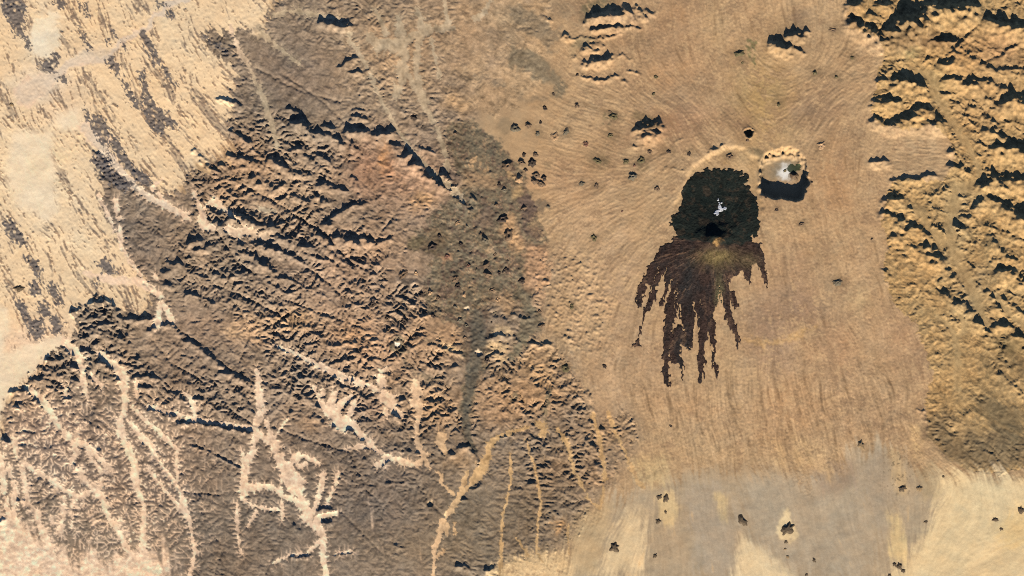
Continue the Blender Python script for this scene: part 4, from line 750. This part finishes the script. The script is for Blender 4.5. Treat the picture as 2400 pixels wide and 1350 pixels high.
for x, y, r, c in [(1756, 311, 9, (120, 96, 68)), (1122, 825, 8, (226, 196, 158)), (930, 807, 6, (240, 222, 196)), (1093, 722, 6, (226, 196, 156)), (1008, 1178, 6, (200, 170, 130)), (1008, 684, 5, (226, 190, 150))]:
    paint(sstep(1.1, .8, np.hypot(WX2 - x, WY2 - y) / r), c, .92)
COL = np.clip(COL * ALB, .004, .92)
print('fields', round(time.time() - T0, 1))


# ------------------------------------------------------------------ materials
def ground_mat(name, rough_=.95, bump=.5, scale=6.0, grain=.18):
    m = bpy.data.materials.new(name)
    m.use_nodes = True
    n, l = m.node_tree.nodes, m.node_tree.links
    b = n['Principled BSDF']
    b.inputs['Roughness'].default_value = rough_
    b.inputs['Specular IOR Level'].default_value = .1
    at = n.new('ShaderNodeAttribute'); at.attribute_name = 'Col'
    geo = n.new('ShaderNodeNewGeometry')
    no = n.new('ShaderNodeTexNoise'); no.inputs['Scale'].default_value = scale; no.inputs['Detail'].default_value = 5; no.inputs['Roughness'].default_value = .65
    l.new(geo.outputs['Position'], no.inputs['Vector'])
    mr = n.new('ShaderNodeMapRange')
    mr.inputs['From Min'].default_value = .3; mr.inputs['From Max'].default_value = .7
    mr.inputs['To Min'].default_value = 1 - grain; mr.inputs['To Max'].default_value = 1 + grain
    l.new(no.outputs['Fac'], mr.inputs['Value'])
    mu = n.new('ShaderNodeVectorMath'); mu.operation = 'SCALE'
    l.new(at.outputs['Color'], mu.inputs[0]); l.new(mr.outputs['Result'], mu.inputs['Scale'])
    l.new(mu.outputs['Vector'], b.inputs['Base Color'])
    bp = n.new('ShaderNodeBump'); bp.inputs['Strength'].default_value = bump; bp.inputs['Distance'].default_value = .03
    no2 = n.new('ShaderNodeTexNoise'); no2.inputs['Scale'].default_value = scale * .8; no2.inputs['Detail'].default_value = 6; no2.inputs['Roughness'].default_value = .7
    l.new(geo.outputs['Position'], no2.inputs['Vector'])
    l.new(no2.outputs['Fac'], bp.inputs['Height']); l.new(bp.outputs['Normal'], b.inputs['Normal'])
    return m


M_sand = ground_mat('desert sand', .95, .35, 7, .10)
M_rock = ground_mat('weathered sandstone', .95, .7, 7, .18)
M_ash = ground_mat('volcanic ash plain', .95, .5, 7, .14)
M_lava = ground_mat('dark lava', .9, .9, 8, .30)
M_salt = ground_mat('salt crust', .9, .3, 8, .06)


# ------------------------------------------------------------------ split the surface into its pieces
NAMES = ['ground']
ident = np.zeros((NY, NX), np.int32)


def claim(mask):
    k = len(NAMES)
    NAMES.append(k)
    ident[mask] = k
    return k


K_plain = claim(rightp > .5)
K_plateau = claim(P > .5)
K_mount = claim(MT > .5)
K_fan = claim((fan > .5) & (P < .5) & (MT < .5))
K_pan = claim((PANS > .5) & (P < .5))
K_river = claim((chan_lo > .6) & (MT < .5) & (rightp < .9))
K_field = claim(VF > .5)
K_out = [claim(m & (SAND_LEFT > .3) | (m & (X < 460))) for m in out_masks]
K_crater = claim(rim)
K_floor = claim(floor_m & ~salt)
K_salt = claim(salt)
face_id = ident[:-1, :-1].copy()
rest = ident * 0
rest[rightp > .5] = K_plain; rest[P > .5] = K_plateau; rest[MT > .5] = K_mount
rest = rest[:-1, :-1]


def largest(m):                              # the biggest connected patch of a mask
    j, i = np.nonzero(m)
    if not len(j):
        return m
    s = (slice(max(j.min() - 1, 0), j.max() + 2), slice(max(i.min() - 1, 0), i.max() + 2))
    w = m[s]
    lab = np.where(w, np.arange(1, w.size + 1).reshape(w.shape), 0)
    while True:
        p = np.pad(lab, 1)
        n = np.maximum.reduce([p[a:a + w.shape[0], b:b + w.shape[1]] for a in range(3) for b in range(3)])
        n = np.where(w, n, 0)
        if (n == lab).all():
            break
        lab = n
    v, c = np.unique(lab[w], return_counts=True)
    out = np.zeros_like(m)
    out[s] = lab == v[c.argmax()]
    return out


for k in K_out + [K_crater, K_floor, K_salt, K_fan]:
    m = face_id == k
    lose = m & ~largest(m)
    face_id[lose] = rest[lose]
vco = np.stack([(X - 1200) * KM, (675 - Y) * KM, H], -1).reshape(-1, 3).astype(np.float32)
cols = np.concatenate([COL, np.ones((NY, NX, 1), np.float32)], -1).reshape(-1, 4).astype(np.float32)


def mesh_from(name, v, quads, c, mat):
    me = bpy.data.meshes.new(name)
    me.vertices.add(len(v)); me.vertices.foreach_set('co', np.ascontiguousarray(v, np.float32).ravel())
    n = len(quads)
    me.loops.add(n * 4); me.loops.foreach_set('vertex_index', np.ascontiguousarray(quads, np.int32).ravel())
    me.polygons.add(n); me.polygons.foreach_set('loop_start', np.arange(0, n * 4, 4, dtype=np.int32))
    me.update(calc_edges=True)
    a = me.attributes.new('Col', 'FLOAT_COLOR', 'POINT')
    a.data.foreach_set('color', np.ascontiguousarray(c, np.float32).ravel())
    me.materials.append(mat)
    me.shade_smooth()
    return me


def link(name, me, parent=None, **props):
    o = bpy.data.objects.new(name, me)
    SC.collection.objects.link(o)
    if parent is not None:
        o.parent = parent
        o.matrix_parent_inverse = parent.matrix_world.inverted()
    for k, v in props.items():
        o[k] = v
    return o


def piece(name, k, mat, parent=None, **props):
    j, i = np.nonzero(face_id == k)
    if not len(j):
        return None
    a = j * NX + i
    q = np.stack([a, a + NX, a + NX + 1, a + 1], -1)
    u, inv = np.unique(q, return_inverse=True)
    me = mesh_from(name, vco[u], inv.reshape(q.shape), cols[u], mat)
    return link(name, me, parent, **props)


piece('ground', 0, M_sand, kind='structure', label='bright peach sand plain strewn with small dark rocks', category='ground')
piece('volcanic_plain', K_plain, M_ash, kind='structure')
piece('plateau', K_plateau, M_rock, kind='structure')
piece('mountains', K_mount, M_rock, kind='structure')
piece('gravel_fan', K_fan, M_sand, kind='structure')
piece('sand_pan', K_pan, M_sand, kind='structure')
piece('dry_riverbed', K_river, M_sand, kind='structure')
piece('lava_field', K_field, M_ash, kind='structure')
# the land goes on beyond the frame
gx = GX0 + CELL * np.arange(NX); gy = GY0 + CELL * np.arange(NY)
ext = np.cumsum(4 * 1.28 ** np.arange(26))


def skirt():
    fxs = np.concatenate([gx[0] - ext[::-1], gx[::10], gx[-1] + ext]); fys = np.concatenate([gy[0] - ext[::-1], gy[::25], gy[-1] + ext])
    xx, yy = np.meshgrid(fxs, fys)
    ii = np.clip(np.rint((xx - GX0) / CELL), 0, NX - 1).astype(int); jj = np.clip(np.rint((yy - GY0) / CELL), 0, NY - 1).astype(int)
    dist = np.maximum(np.maximum(gx[0] - xx, xx - gx[-1]), np.maximum(gy[0] - yy, yy - gy[-1])).clip(0)
    rr = np.random.default_rng(9).standard_normal(xx.shape)
    hh_ = H[jj, ii] * np.exp(-dist / 150) + .12 * rr * (1 - np.exp(-dist / 60))
    mean = np.array(lin((196, 156, 108)))
    f = np.exp(-dist / 120)[..., None]
    cc = COL[jj, ii] * f + mean * (1 - f) * (1 + .06 * rr[..., None])
    inside = (xx >= gx[0]) & (xx <= gx[-1]) & (yy >= gy[0]) & (yy <= gy[-1])
    ny, nx = xx.shape
    v = np.stack([(xx - 1200) * KM, (675 - yy) * KM, hh_], -1).reshape(-1, 3)
    c = np.concatenate([cc, np.ones((ny, nx, 1))], -1).reshape(-1, 4)
    a = (np.arange(ny - 1)[:, None] * nx + np.arange(nx - 1)[None, :])
    ok = ~(inside[:-1, :-1] & inside[1:, 1:] & inside[:-1, 1:] & inside[1:, :-1])
    a = a[ok]
    q = np.stack([a, a + nx, a + nx + 1, a + 1], -1)
    u, inv = np.unique(q, return_inverse=True)
    link('desert', mesh_from('desert', v[u], inv.reshape(q.shape), c[u], M_sand), kind='structure')


skirt()

OUT_L = ['large wedge of dark rock in the upper left corner, left of the oval pan', 'dark rounded rock closing the lower end of the oval sand pan', 'narrow dark sliver of rock along the left rim of the oval pan', 'thin dark rock streak running in from the top edge, first right of the oval pan', 'small dark rock patch at the top edge above the oval pan', 'dark rock block below the angle of the pale dry riverbed',
         'long dark rock strip crossing below the pale dry riverbed near the top', 'tapering dark tail of rock down-slope of the long strip', 'longest dark rock strip in the middle of the sand, forked below', 'narrow dark rock strip left of the longest strip', 'grey rock sliver right of the longest strip', 'small dark rock knob at the left tip of the grey strips by the pale valley', 'grey rock strip north of the pale curved valley', 'long grey rock strip following the north bank of the curved valley',
         'grey rock strip on the south bank of the curved valley', 'grey rock wedge above the lower pale wash', 'dark cracked rock patch at the left edge', 'narrow dark rock sliver above the cluster of grey slabs', 'slanting grey slab, right-hand one of the cluster by the left edge', 'long grey slab, left-hand one of the cluster by the left edge', 'small grey slab at the top of the cluster by the left edge', 'round grey slab in the middle of the cluster by the left edge',
         'broad grey slab at the lower right of the cluster by the left edge', 'short grey slab just right of the lone dark hill', 'small dark rock left of the river bend at the top', 'dark triangular rock in the river bend at the top', 'short dark streak of rock near the top edge, right of the first streak', 'small dark rock just south of the river mouth below the oval pan', 'small dark rock touching the north bank of the pale river', 'small dark rock touching the south bank of the pale river',
         'broken dark streak of rocks between the oval pan and the river', 'small dark wedge of rock above the river narrows', 'small dark notch of rock between the two grey strips', 'tiny grey rock beside the lower pale wash', 'pointed grey rock tongue reaching into the sand from the upland']
for k, lab in zip(K_out, OUT_L):
    piece('rock_outcrop', k, M_rock, label=lab, category='rock outcrop', group='dark rock outcrops in the western sand')

# the volcano and its lava
zs = float(H[int((566 - GY0) / CELL), int((1678 - GX0) / CELL)])
volc = bpy.data.objects.new('volcano', None)
SC.collection.objects.link(volc)
volc.location = px(1678, 566, 0.0)
volc['label'] = 'great black and brown volcano with long lava fingers spread like a hand'
volc['category'] = 'volcano'
bpy.context.view_layer.update()
LX0, LY0, LC = 1466.0, 376.0, .8
lx, ly = np.meshgrid(np.arange(LX0, 1816, LC), np.arange(LY0, 926, LC))
LNY, LNX = lx.shape
lfx = np.fft.rfftfreq(LNX, LC)[None, :]; lfy = np.fft.fftfreq(LNY, LC)[:, None]


def lband(seed, sx, sy=None):
    f = np.hypot(lfx * sx, lfy * (sy or sx))
    return norm(np.fft.irfft2(np.fft.rfft2(np.random.default_rng(seed).standard_normal((LNY, LNX))) * f * np.exp(-f * f * 1.5), s=(LNY, LNX)))


def lblur(a, q):
    return np.fft.irfft2(np.fft.rfft2(a) * np.exp(-2 * (np.pi * q) ** 2 * (lfx ** 2 + lfy ** 2)), s=(LNY, LNX))


def bil(F):
    fi = (lx - GX0) / CELL; fj = (ly - GY0) / CELL
    i0 = fi.astype(int); j0 = fj.astype(int); a = fi - i0; b = fj - j0
    return F[j0, i0] * (1 - a) * (1 - b) + F[j0, i0 + 1] * a * (1 - b) + F[j0 + 1, i0] * (1 - a) * b + F[j0 + 1, i0 + 1] * a * b


def lpoly(pts, ax, ay):
    ins = np.zeros(ax.shape, bool)
    for (xa, ya), (xb, yb) in zip(pts, pts[1:] + pts[:1]):
        if ya != yb:
            ins ^= ((ay > ya) != (ay > yb)) & (ax < (xb - xa) * (ay - ya) / (yb - ya) + xa)
    return ins


def lline(pts, ax, ay):
    out = np.full(ax.shape, -9.0)
    for (xa, ya, wa), (xb, yb, wb) in zip(pts[:-1], pts[1:]):
        dx, dy = xb - xa, yb - ya
        t = np.clip(((ax - xa) * dx + (ay - ya) * dy) / (dx * dx + dy * dy + 1e-6), 0, 1)
        np.maximum(out, 1 - np.hypot(ax - xa - t * dx, ay - ya - t * dy) / (wa + (wb - wa) * t), out=out)
    return out


jag = sstep(560, 640, ly)
ljx = lx + 2.2 * lband(201, 20) * (1 - .5 * jag) + 1.2 * lband(202, 8) + .5 * lband(203, 4) + jag * (1.5 * lband(204, 6, 34) + .45 * lband(205, 3.5, 18))
ljy = ly + 2.4 * lband(206, 20) + 1.4 * lband(207, 8) + .5 * lband(208, 4)
l_dome = lpoly(DOME, ljx, ljy)
l_apron = lpoly(APRON, ljx, ljy) & ~l_dome
lid = np.where(l_dome, 1, np.where(l_apron, 2, 0))
for n_, (lab, pts) in enumerate(FLOWS):
    m = (lline(pts, ljx, ljy) > 0) & (lid == 0)
    lid[m] = 3 + n_
for c in BARES:
    lid[(lline([(x, y, w * .75) for x, y, w in c], ljx, ljy) > 0) & (lid != 1)] = 0
for x, y in [(1732, 400), (1740, 412), (1745, 406), (1724, 398), (1700, 397), (1752, 430)]:
    lid[np.hypot(ljx - x, ljy - y) < 3.2] = 0
ldv = np.hypot(lx - 1678, (ly - 566) * 1.05)
lid[(ldv + 3 * lband(209, 14) < 22) & (lid > 0)] = 3 + len(FLOWS)
for x, y, r in [(1678, 499, 4.6), (1684, 495, 4), (1689, 488, 4.2), (1686, 483, 3.2), (1696, 489, 3), (1681, 505, 2.6), (1690, 474, 2.4), (1683, 469, 2), (1699, 487, 2.2), (1692, 493, 2.2), (1687, 478, 2)]:
    lid[np.hypot(lx + 1.6 * lband(210, 6) - x, ly + 1.6 * lband(211, 6) - y) < r] = 4 + len(FLOWS)
for k in range(1, 3 + len(FLOWS)):
    m = lid == k
    if m.any():
        lose = m & ~largest(m)
        lid[lose] = 0 if k != 1 else 2
m = lid == 2
lose = m & ~largest(m)
lid[lose] = 0
lm = (lid > 0).astype(float)
lt = sstep(.45, .95, lblur(lm, 1.3))
ang = np.arctan2(ly - 566, lx - 1678)
tile = norm(np.fft.irfft2(np.fft.rfft2(np.random.default_rng(212).standard_normal((512, 512))) / (np.hypot(np.fft.rfftfreq(512)[None, :] * 1.0, np.fft.fftfreq(512)[:, None] * 1.0) + .03) ** 1.1, s=(512, 512)))
rad = tile[((ang / (2 * math.pi) + .5) * 512).astype(int) % 512, (ldv / 9).astype(int) % 512] * sstep(8, 40, ldv)
rad = lblur(rad, .6)
lumps = lband(213, 9) + .7 * lband(214, 4)
bil_H = bil(H)
lz = np.where(lid > 0, bil_H + .008 + .05 * lt + lt * (.009 * lumps + .010 * rad) + .02 * lt * np.clip(lblur(lm, 5) - .5, 0, 1), bil_H - .04)
lz += np.where((lid == 4 + len(FLOWS)), .05, 0)
lrgb = np.empty((LNY, LNX, 3)); lrgb[:] = lin((66, 50, 42))


def lmix(m, rgb, a):
    global lrgb
    q = (np.clip(m, 0, 1) * a)[..., None]
    lrgb = lrgb * (1 - q) + lin(rgb) * q


def lell(x, y, rx, ry):
    return np.exp(-(((ljx - x) / rx) ** 2 + ((ljy - y) / ry) ** 2))


lmix(sstep(-.3, 1.3, lband(215, 26, 40) + .6 * lband(216, 8, 16) + .5 * rad), (50, 42, 38), .85)
lmix(lell(1612, 665, 24, 70), (44, 44, 42), .75)
lmix(lell(1600, 820, 14, 60), (42, 42, 40), .7)
lmix(lell(1682, 604, 44, 20), (114, 97, 60), .85)
lmix(lell(1757, 612, 24, 18), (96, 82, 56), .7)
lmix(lell(1685, 690, 9, 46), (106, 98, 68), .85)
lmix(sstep(.7, 1.9, rad) * (1 - l_dome), (120, 92, 68), .35)
lmix(lell(1600, 590, 60, 16) * sstep(.4, 1.4, rad), (128, 96, 70), .5)
ld = lblur(l_dome.astype(float), 4)
lmix(sstep(.2, .8, ld), (35, 40, 34), .97)
lmix(sstep(.5, .9, ld) * sstep(.2, 1.6, lband(217, 30) + .6 * lband(218, 9)), (64, 54, 42), .75)
lmix(sstep(.5, .9, ld) * sstep(.6, 1.8, lband(219, 24)), (28, 36, 32), .7)
lmix(lell(1677, 570, 8, 5), (200, 154, 94), .95)
lmix(lell(1688, 562, 5, 4), (150, 110, 66), .8)
lmix(lell(1656, 626, 3, 3), (40, 34, 30), .9)
lrgb *= np.clip(1 + .14 * lumps * (1 - .5 * ld) + .13 * rad + .10 * lband(220, 3), .45, 1.8)[..., None]
lrgb[lid == 4 + len(FLOWS)] = lin((236, 232, 226))
lco = np.stack([(lx - 1200) * KM, (675 - ly) * KM, lz], -1).reshape(-1, 3)
lcol = np.concatenate([lrgb.clip(.004, .9), np.ones((LNY, LNX, 1))], -1).reshape(-1, 4)
lface = np.maximum(np.maximum(lid[:-1, :-1], lid[1:, :-1]), np.maximum(lid[:-1, 1:], lid[1:, 1:]))


def lava_piece(name, k, mat, **props):
    m = lface == k
    if k != 4 + len(FLOWS):
        m = largest(m)
    j, i = np.nonzero(m)
    if not len(j):
        return
    a = j * LNX + i
    q = np.stack([a, a + LNX, a + LNX + 1, a + 1], -1)
    u, inv = np.unique(q, return_inverse=True)
    link(name, mesh_from(name, lco[u], inv.reshape(q.shape), lcol[u], mat), volc, **props)


lava_piece('lava_dome', 1, M_lava, label='black upper lava dome')
lava_piece('lava_apron', 2, M_lava, label='brown lava apron')
for n_, (lab, _) in enumerate(FLOWS):
    lava_piece('lava_flow', 3 + n_, M_lava, label=lab)
lava_piece('summit_peak', 3 + len(FLOWS), M_lava)
lava_piece('mineral_crust', 4 + len(FLOWS), M_salt, kind='stuff', label='white mineral crust')
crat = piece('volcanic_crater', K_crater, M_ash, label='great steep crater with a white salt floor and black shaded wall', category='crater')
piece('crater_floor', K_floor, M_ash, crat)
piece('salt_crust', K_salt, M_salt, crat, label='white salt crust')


# ------------------------------------------------------------------ cinder cones and lone rocks, each on the ground it stands on
def height_at(x, y):
    i = min(max((x - GX0) / CELL, 0), NX - 1.01); j = min(max((y - GY0) / CELL, 0), NY - 1.01)
    i0, j0 = int(i), int(j); a, b = i - i0, j - j0
    return float(H[j0, i0] * (1 - a) * (1 - b) + H[j0, i0 + 1] * a * (1 - b) + H[j0 + 1, i0] * (1 - a) * b + H[j0 + 1, i0 + 1] * a * b)


def cone_mesh(name, x, y, r, slope, crater, rgb, rgb_in, seed, lump=.18, stretch=1.0, turn=0.0, mat=None):
    rg = random.Random(seed)
    NS = 22
    ph = [rg.uniform(0, 6.28) for _ in range(6)]
    am = [rg.uniform(.3, 1) for _ in range(6)]
    rings = [1.25, 1.02, .85, .68, .52, .40, .30, .18, .0]
    hgt = r * KM * slope
    cap = .62 if not crater and mat else 9
    base = height_at(x, y)
    c0 = np.array(lin(rgb)); c1 = np.array(lin(rgb_in))
    vs, cs_ = [], []
    for ri, q in enumerate(rings):
        for s in range(NS if q > 0 else 1):
            t = 2 * math.pi * s / NS
            w = 1 + lump * sum(am[k] * math.sin((k + 2) * t + ph[k]) for k in range(6)) / 2.2 * min(1, q * 1.6)
            fx_ = q * r * w * stretch; fy_ = q * r * w / stretch
            ux, uy = fx_ * math.cos(t), fy_ * math.sin(t)
            qx = ux * math.cos(turn) - uy * math.sin(turn); qy = ux * math.sin(turn) + uy * math.cos(turn)
            lvl = min(cap, max(0, 1.02 - q) ** 1.15 / .85)
            if crater and q < crater:
                lvl = max(0, 1.02 - crater) ** 1.15 / .85 - (crater - q) * 1.1
            gul = 1 + .10 * math.sin(9 * t + ph[0]) * (q > .3)
            z = hgt * lvl * gul
            g = height_at(x + qx, y - qy)
            if ri == 0:
                z = g - .35
            else:
                f = min(1, max(0, (1.02 - q) * 4))
                z = (g * (1 - f) + max(g, base) * f) + (0.004 + z)
            vs.append((qx * KM, qy * KM, z - base))
            cc = c1 if (crater and q < crater) else c0
            cs_.append(tuple(cc * rg.uniform(.8, 1.2)) + (1.0,))
    me = bpy.data.meshes.new(name)
    fs = []
    n = len(rings)
    for k in range(n - 2):
        for s in range(NS):
            a = k * NS + s; b = k * NS + (s + 1) % NS
            fs.append((a, b, b + NS, a + NS))
    top = (n - 1) * NS
    for s in range(NS):
        fs.append(((n - 2) * NS + s, (n - 2) * NS + (s + 1) % NS, top))
    me.from_pydata(vs, [], fs)
    at = me.attributes.new('Col', 'FLOAT_COLOR', 'POINT')
    at.data.foreach_set('color', np.array(cs_, np.float32).ravel())
    me.materials.append(mat or M_lava)
    me.shade_smooth()
    return me, base


DK, BR, GR, RD, TN, OL = (74, 62, 52), (116, 94, 72), (112, 100, 80), (122, 88, 70), (176, 140, 102), (104, 92, 64)
CONES = [
    (1030, 553, 8, DK), (1013, 578, 10, DK), (1080, 572, 7, DK), (1137, 562, 8, GR), (1048, 600, 5, RD), (1140, 620, 8, BR), (1142, 642, 7, BR), (1170, 640, 6, DK), (1183, 633, 7, DK), (1117, 632, 4, GR), (1098, 622, 4, RD), (1067, 653, 9, BR), (1073, 670, 6, DK), (987, 690, 7, DK), (1027, 698, 9, BR), (1088, 690, 6, TN), (1008, 685, 5, TN),
    (1015, 740, 8, DK), (1067, 718, 5, GR), (1153, 680, 6, BR), (1167, 702, 6, TN), (1160, 733, 5, GR), (1078, 750, 6, GR), (1152, 755, 4, DK), (1090, 792, 5, BR), (873, 713, 7, DK), (945, 643, 9, BR), (975, 640, 7, TN), (910, 773, 6, BR), (908, 745, 5, BR), (948, 752, 8, DK), (977, 788, 6, DK), (987, 772, 5, BR), (1142, 843, 6, DK), (1178, 513, 11, DK), (1192, 550, 11, BR),
    (1072, 522, 5, TN), (1095, 530, 4, GR), (1127, 548, 4, BR), (1160, 597, 6, BR), (1163, 480, 5, BR), (1093, 762, 6, GR),
    (1207, 300, 9, GR), (1238, 293, 6, BR), (1260, 313, 8, GR), (1300, 320, 8, TN), (1327, 308, 10, GR), (1277, 253, 6, DK), (1352, 247, 8, BR), (1255, 362, 10, BR), (1222, 380, 6, BR), (1247, 381, 8, DK), (1228, 362, 5, DK), (1232, 398, 5, DK), (1257, 410, 10, BR), (1275, 417, 6, DK), (1268, 430, 7, BR), (1217, 420, 10, TN), (1252, 424, 6, BR),
    (1363, 430, 8, GR), (1398, 435, 9, BR), (1483, 413, 9, GR), (1467, 378, 8, OL), (1503, 375, 8, OL), (1567, 355, 7, DK), (1615, 360, 6, DK), (1523, 356, 8, BR), (1430, 317, 9, OL), (1438, 272, 8, OL), (1430, 262, 5, BR), (1373, 337, 5, RD), (1400, 377, 7, OL), (1487, 388, 5, RD), (1710, 366, 10, BR), (1733, 125, 9, OL), (1740, 147, 5, OL), (1752, 329, 5, BR), (1267, 287, 3.5, DK),
    (1540, 442, 5, BR), (1353, 175, 4, DK), (1537, 180, 6, OL), (1297, 220, 4, DK), (1532, 220, 4, OL), (1228, 487, 8, BR), (1285, 484, 6, GR), (1223, 658, 6, DK), (1265, 730, 6, BR), (1340, 718, 8, OL), (1417, 858, 4, DK), (1325, 863, 8, OL), (1270, 763, 8, BR), (1392, 557, 6, OL), (1458, 495, 4, RD), (1190, 388, 10, BR), (1170, 432, 6, DK), (1182, 445, 7, GR), (970, 275, 6, DK), (1067, 312, 5, BR),
    (1910, 170, 7, OL), (1997, 135, 6, OL), (1960, 180, 6, OL), (1825, 245, 7, OL), (1925, 341, 8, TN), (1952, 70, 8, BR), (1878, 525, 9, BR), (1820, 492, 5, DK), (2043, 560, 4, DK), (1963, 662, 8, GR), (1282, 922, 5, GR), (1572, 998, 4, DK), (1842, 399, 5, OL), (1863, 411, 8, BR), (1795, 462, 3.5, DK), (1903, 427, 4, DK), (1656, 626, 4, DK),
]
TONE = {DK: 'dark', BR: 'brown', GR: 'grey', RD: 'reddish', TN: 'pale tan', OL: 'olive'}
MARKS = [('the white-floored crater', 1845, 405), ('the black lava dome', 1675, 480), ('the small round black crater', 1756, 311), ('the star-shaped dark peak', 1520, 308), ('the striped ridges near the top', 1420, 100), ('the pale pit in the grey lava', 1122, 826), ('the pale pit in the round patch', 930, 808), ('the purplish lava patch', 1238, 492), ('the long straight dark scarp', 1080, 470), ('the two-headed dark hill', 1850, 95), ('the lava finger tips', 1600, 880), ('the eastern mountains', 2100, 500)]
ORD = ['', 'second ', 'third ', 'fourth ', 'fifth ', 'sixth ', 'seventh ', 'eighth ', 'ninth ', 'tenth ', 'eleventh ', 'twelfth ', 'thirteenth ', 'fourteenth ', 'fifteenth ']
buckets = {}
for q, (x, y, r, c) in enumerate(CONES):
    mk = min(MARKS, key=lambda m: (m[1] - x) ** 2 + (m[2] - y) ** 2)
    a = math.degrees(math.atan2(mk[2] - y, x - mk[1])) % 360
    side = ['right', 'upper right', 'above', 'upper left', 'left', 'lower left', 'below', 'lower right'][int((a + 22.5) // 45) % 8]
    buckets.setdefault((TONE[c], mk[0], side), []).append((math.hypot(x - mk[1], y - mk[2]), q))
cone_label = {}
for (tone, mk, side), lst in buckets.items():
    where = {'above': 'above', 'below': 'below', 'left': 'left of', 'right': 'right of'}.get(side, side + ' of')
    for n, (_, q) in enumerate(sorted(lst)):
        size = 'large' if CONES[q][2] >= 9 else 'small' if CONES[q][2] <= 5 else 'medium'
        cone_label[q] = ('%s %s cone, %snearest %s %s' % (size, tone, ORD[n].strip() + '-' if ORD[n] else '', where, mk))
for q, (x, y, r, c) in enumerate(CONES):
    rg = random.Random(100 + q)
    r *= rg.uniform(.55, .8) if rg.random() < .45 else rg.uniform(.8, 1.25)
    cr = rg.choice([0, .35, .35, .45, .5])
    fi_ = rg.uniform(.9, 1.3)
    inn = tuple(min(255, v * fi_) for v in c)
    me, b = cone_mesh('cinder_cone', x, y, r * 1.05, rg.uniform(.46, .74) * (.72 if x > 1290 else 1), cr, c, inn, 300 + q, .32, rg.uniform(.85, 1.3), rg.uniform(0, 3))
    o = link('cinder_cone', me, label=cone_label[q], category='cinder cone', group='cinder cones scattered over the volcanic plain')
    o.location = px(x, y, b)
ROCKS = [
    (1846, 1240, 14, 1.5, .65, 'largest dark rock island in the grey fan, ringed by pale sand'), (1842, 1270, 4, 1.0, 0, 'small dark rock just below the largest rock island'), (1840, 1287, 3, 1.2, .3, 'small pale-flanked rock, second below the largest rock island'), (1846, 1305, 4, .8, 1.2, 'small pointed rock, third below the largest rock island'), (1908, 1313, 4.5, .6, .15, 'lone dark spire with a thin shadow in the grey fan'), (2097, 1323, 5, .7, .3, 'slim dark rock, left one of the trio near the bottom edge'),
    (2108, 1327, 7, .9, .5, 'biggest dark rock of the trio near the bottom edge'), (2117, 1338, 5, .8, .4, 'small dark rock at the lower right of the trio near the bottom edge'), (2085, 1348, 4, 1, 0, 'dark rock cut by the bottom edge, left of the trio'), (1890, 1347, 3.5, 1, 0, 'tiny dark rock at the bottom edge below the lone spire'), (1440, 1283, 11, 1, 0, 'round dark isolated hill on the pale fan'), (1740, 1220, 11, 1.9, -1.0, 'elongated dark rock streak pointing along the pale wedge of sand'), (1561, 1168, 8, .7, .2, 'dark rock knob at the top of the pale fan'), (1545, 1165, 6, 1.2, 0, 'small dark rock left of the knob on the pale fan'), (1560, 1200, 3.5, .8, 0, 'tiny dark rock below the knob on the pale fan'), (1543, 1222, 6, 1.2, .2, 'low dark rock patch below the knob on the pale fan'), (1535, 1303, 5, .7, -.5, 'low pale rock ridge on the fan right of the round dark hill'),
    (2333, 1218, 6, 1.3, -.3, 'scattered dark rock in the bright sand of the lower right'), (2347, 1240, 4, 1.2, 0, 'small dark rock below the scattered one in the bright sand'), (2393, 1196, 8, .7, 0, 'dark ribbed rock at the right edge of the bright sand'), (2211, 1117, 3, 1, 0, 'tiny dark rock at the left margin of the bright sand'), (2170, 1223, 4, 1.6, .3, 'flat dark rock streak left of the bright sand'), (2115, 1145, 8, 1.3, 0, 'low dark rock patch between the grey fans'), (2155, 1145, 7, 1, 0, 'mottled low rock beside the grey fans'), (2018, 1043, 9, .8, .2, 'striped low rock at the head of the grey fan'), (45, 676, 9, 1.4, 0, 'lone dark hill near the left edge casting a long shadow'), (27, 245, 5, 1.3, .2, 'small grey rock beside the pale salty flat at the left'),
]
for q, (x, y, r, st, tr, lab) in enumerate(ROCKS):
    rg = random.Random(700 + q)
    c = (104, 88, 68) if 'dark' in lab else (150, 124, 90)
    me, b = cone_mesh('rock_hill', x, y, r, .46 * rg.uniform(.75, 1.1), 0, c, c, 800 + q, .38, math.sqrt(st), tr, M_rock)
    o = link('rock_hill', me, label=lab, category='rock', group='lone rocks standing in the sand')
    o.location = px(x, y, b)
print('total', round(time.time() - T0, 1), 'polys', sum(len(o.data.polygons) for o in SC.objects if o.type == 'MESH'))
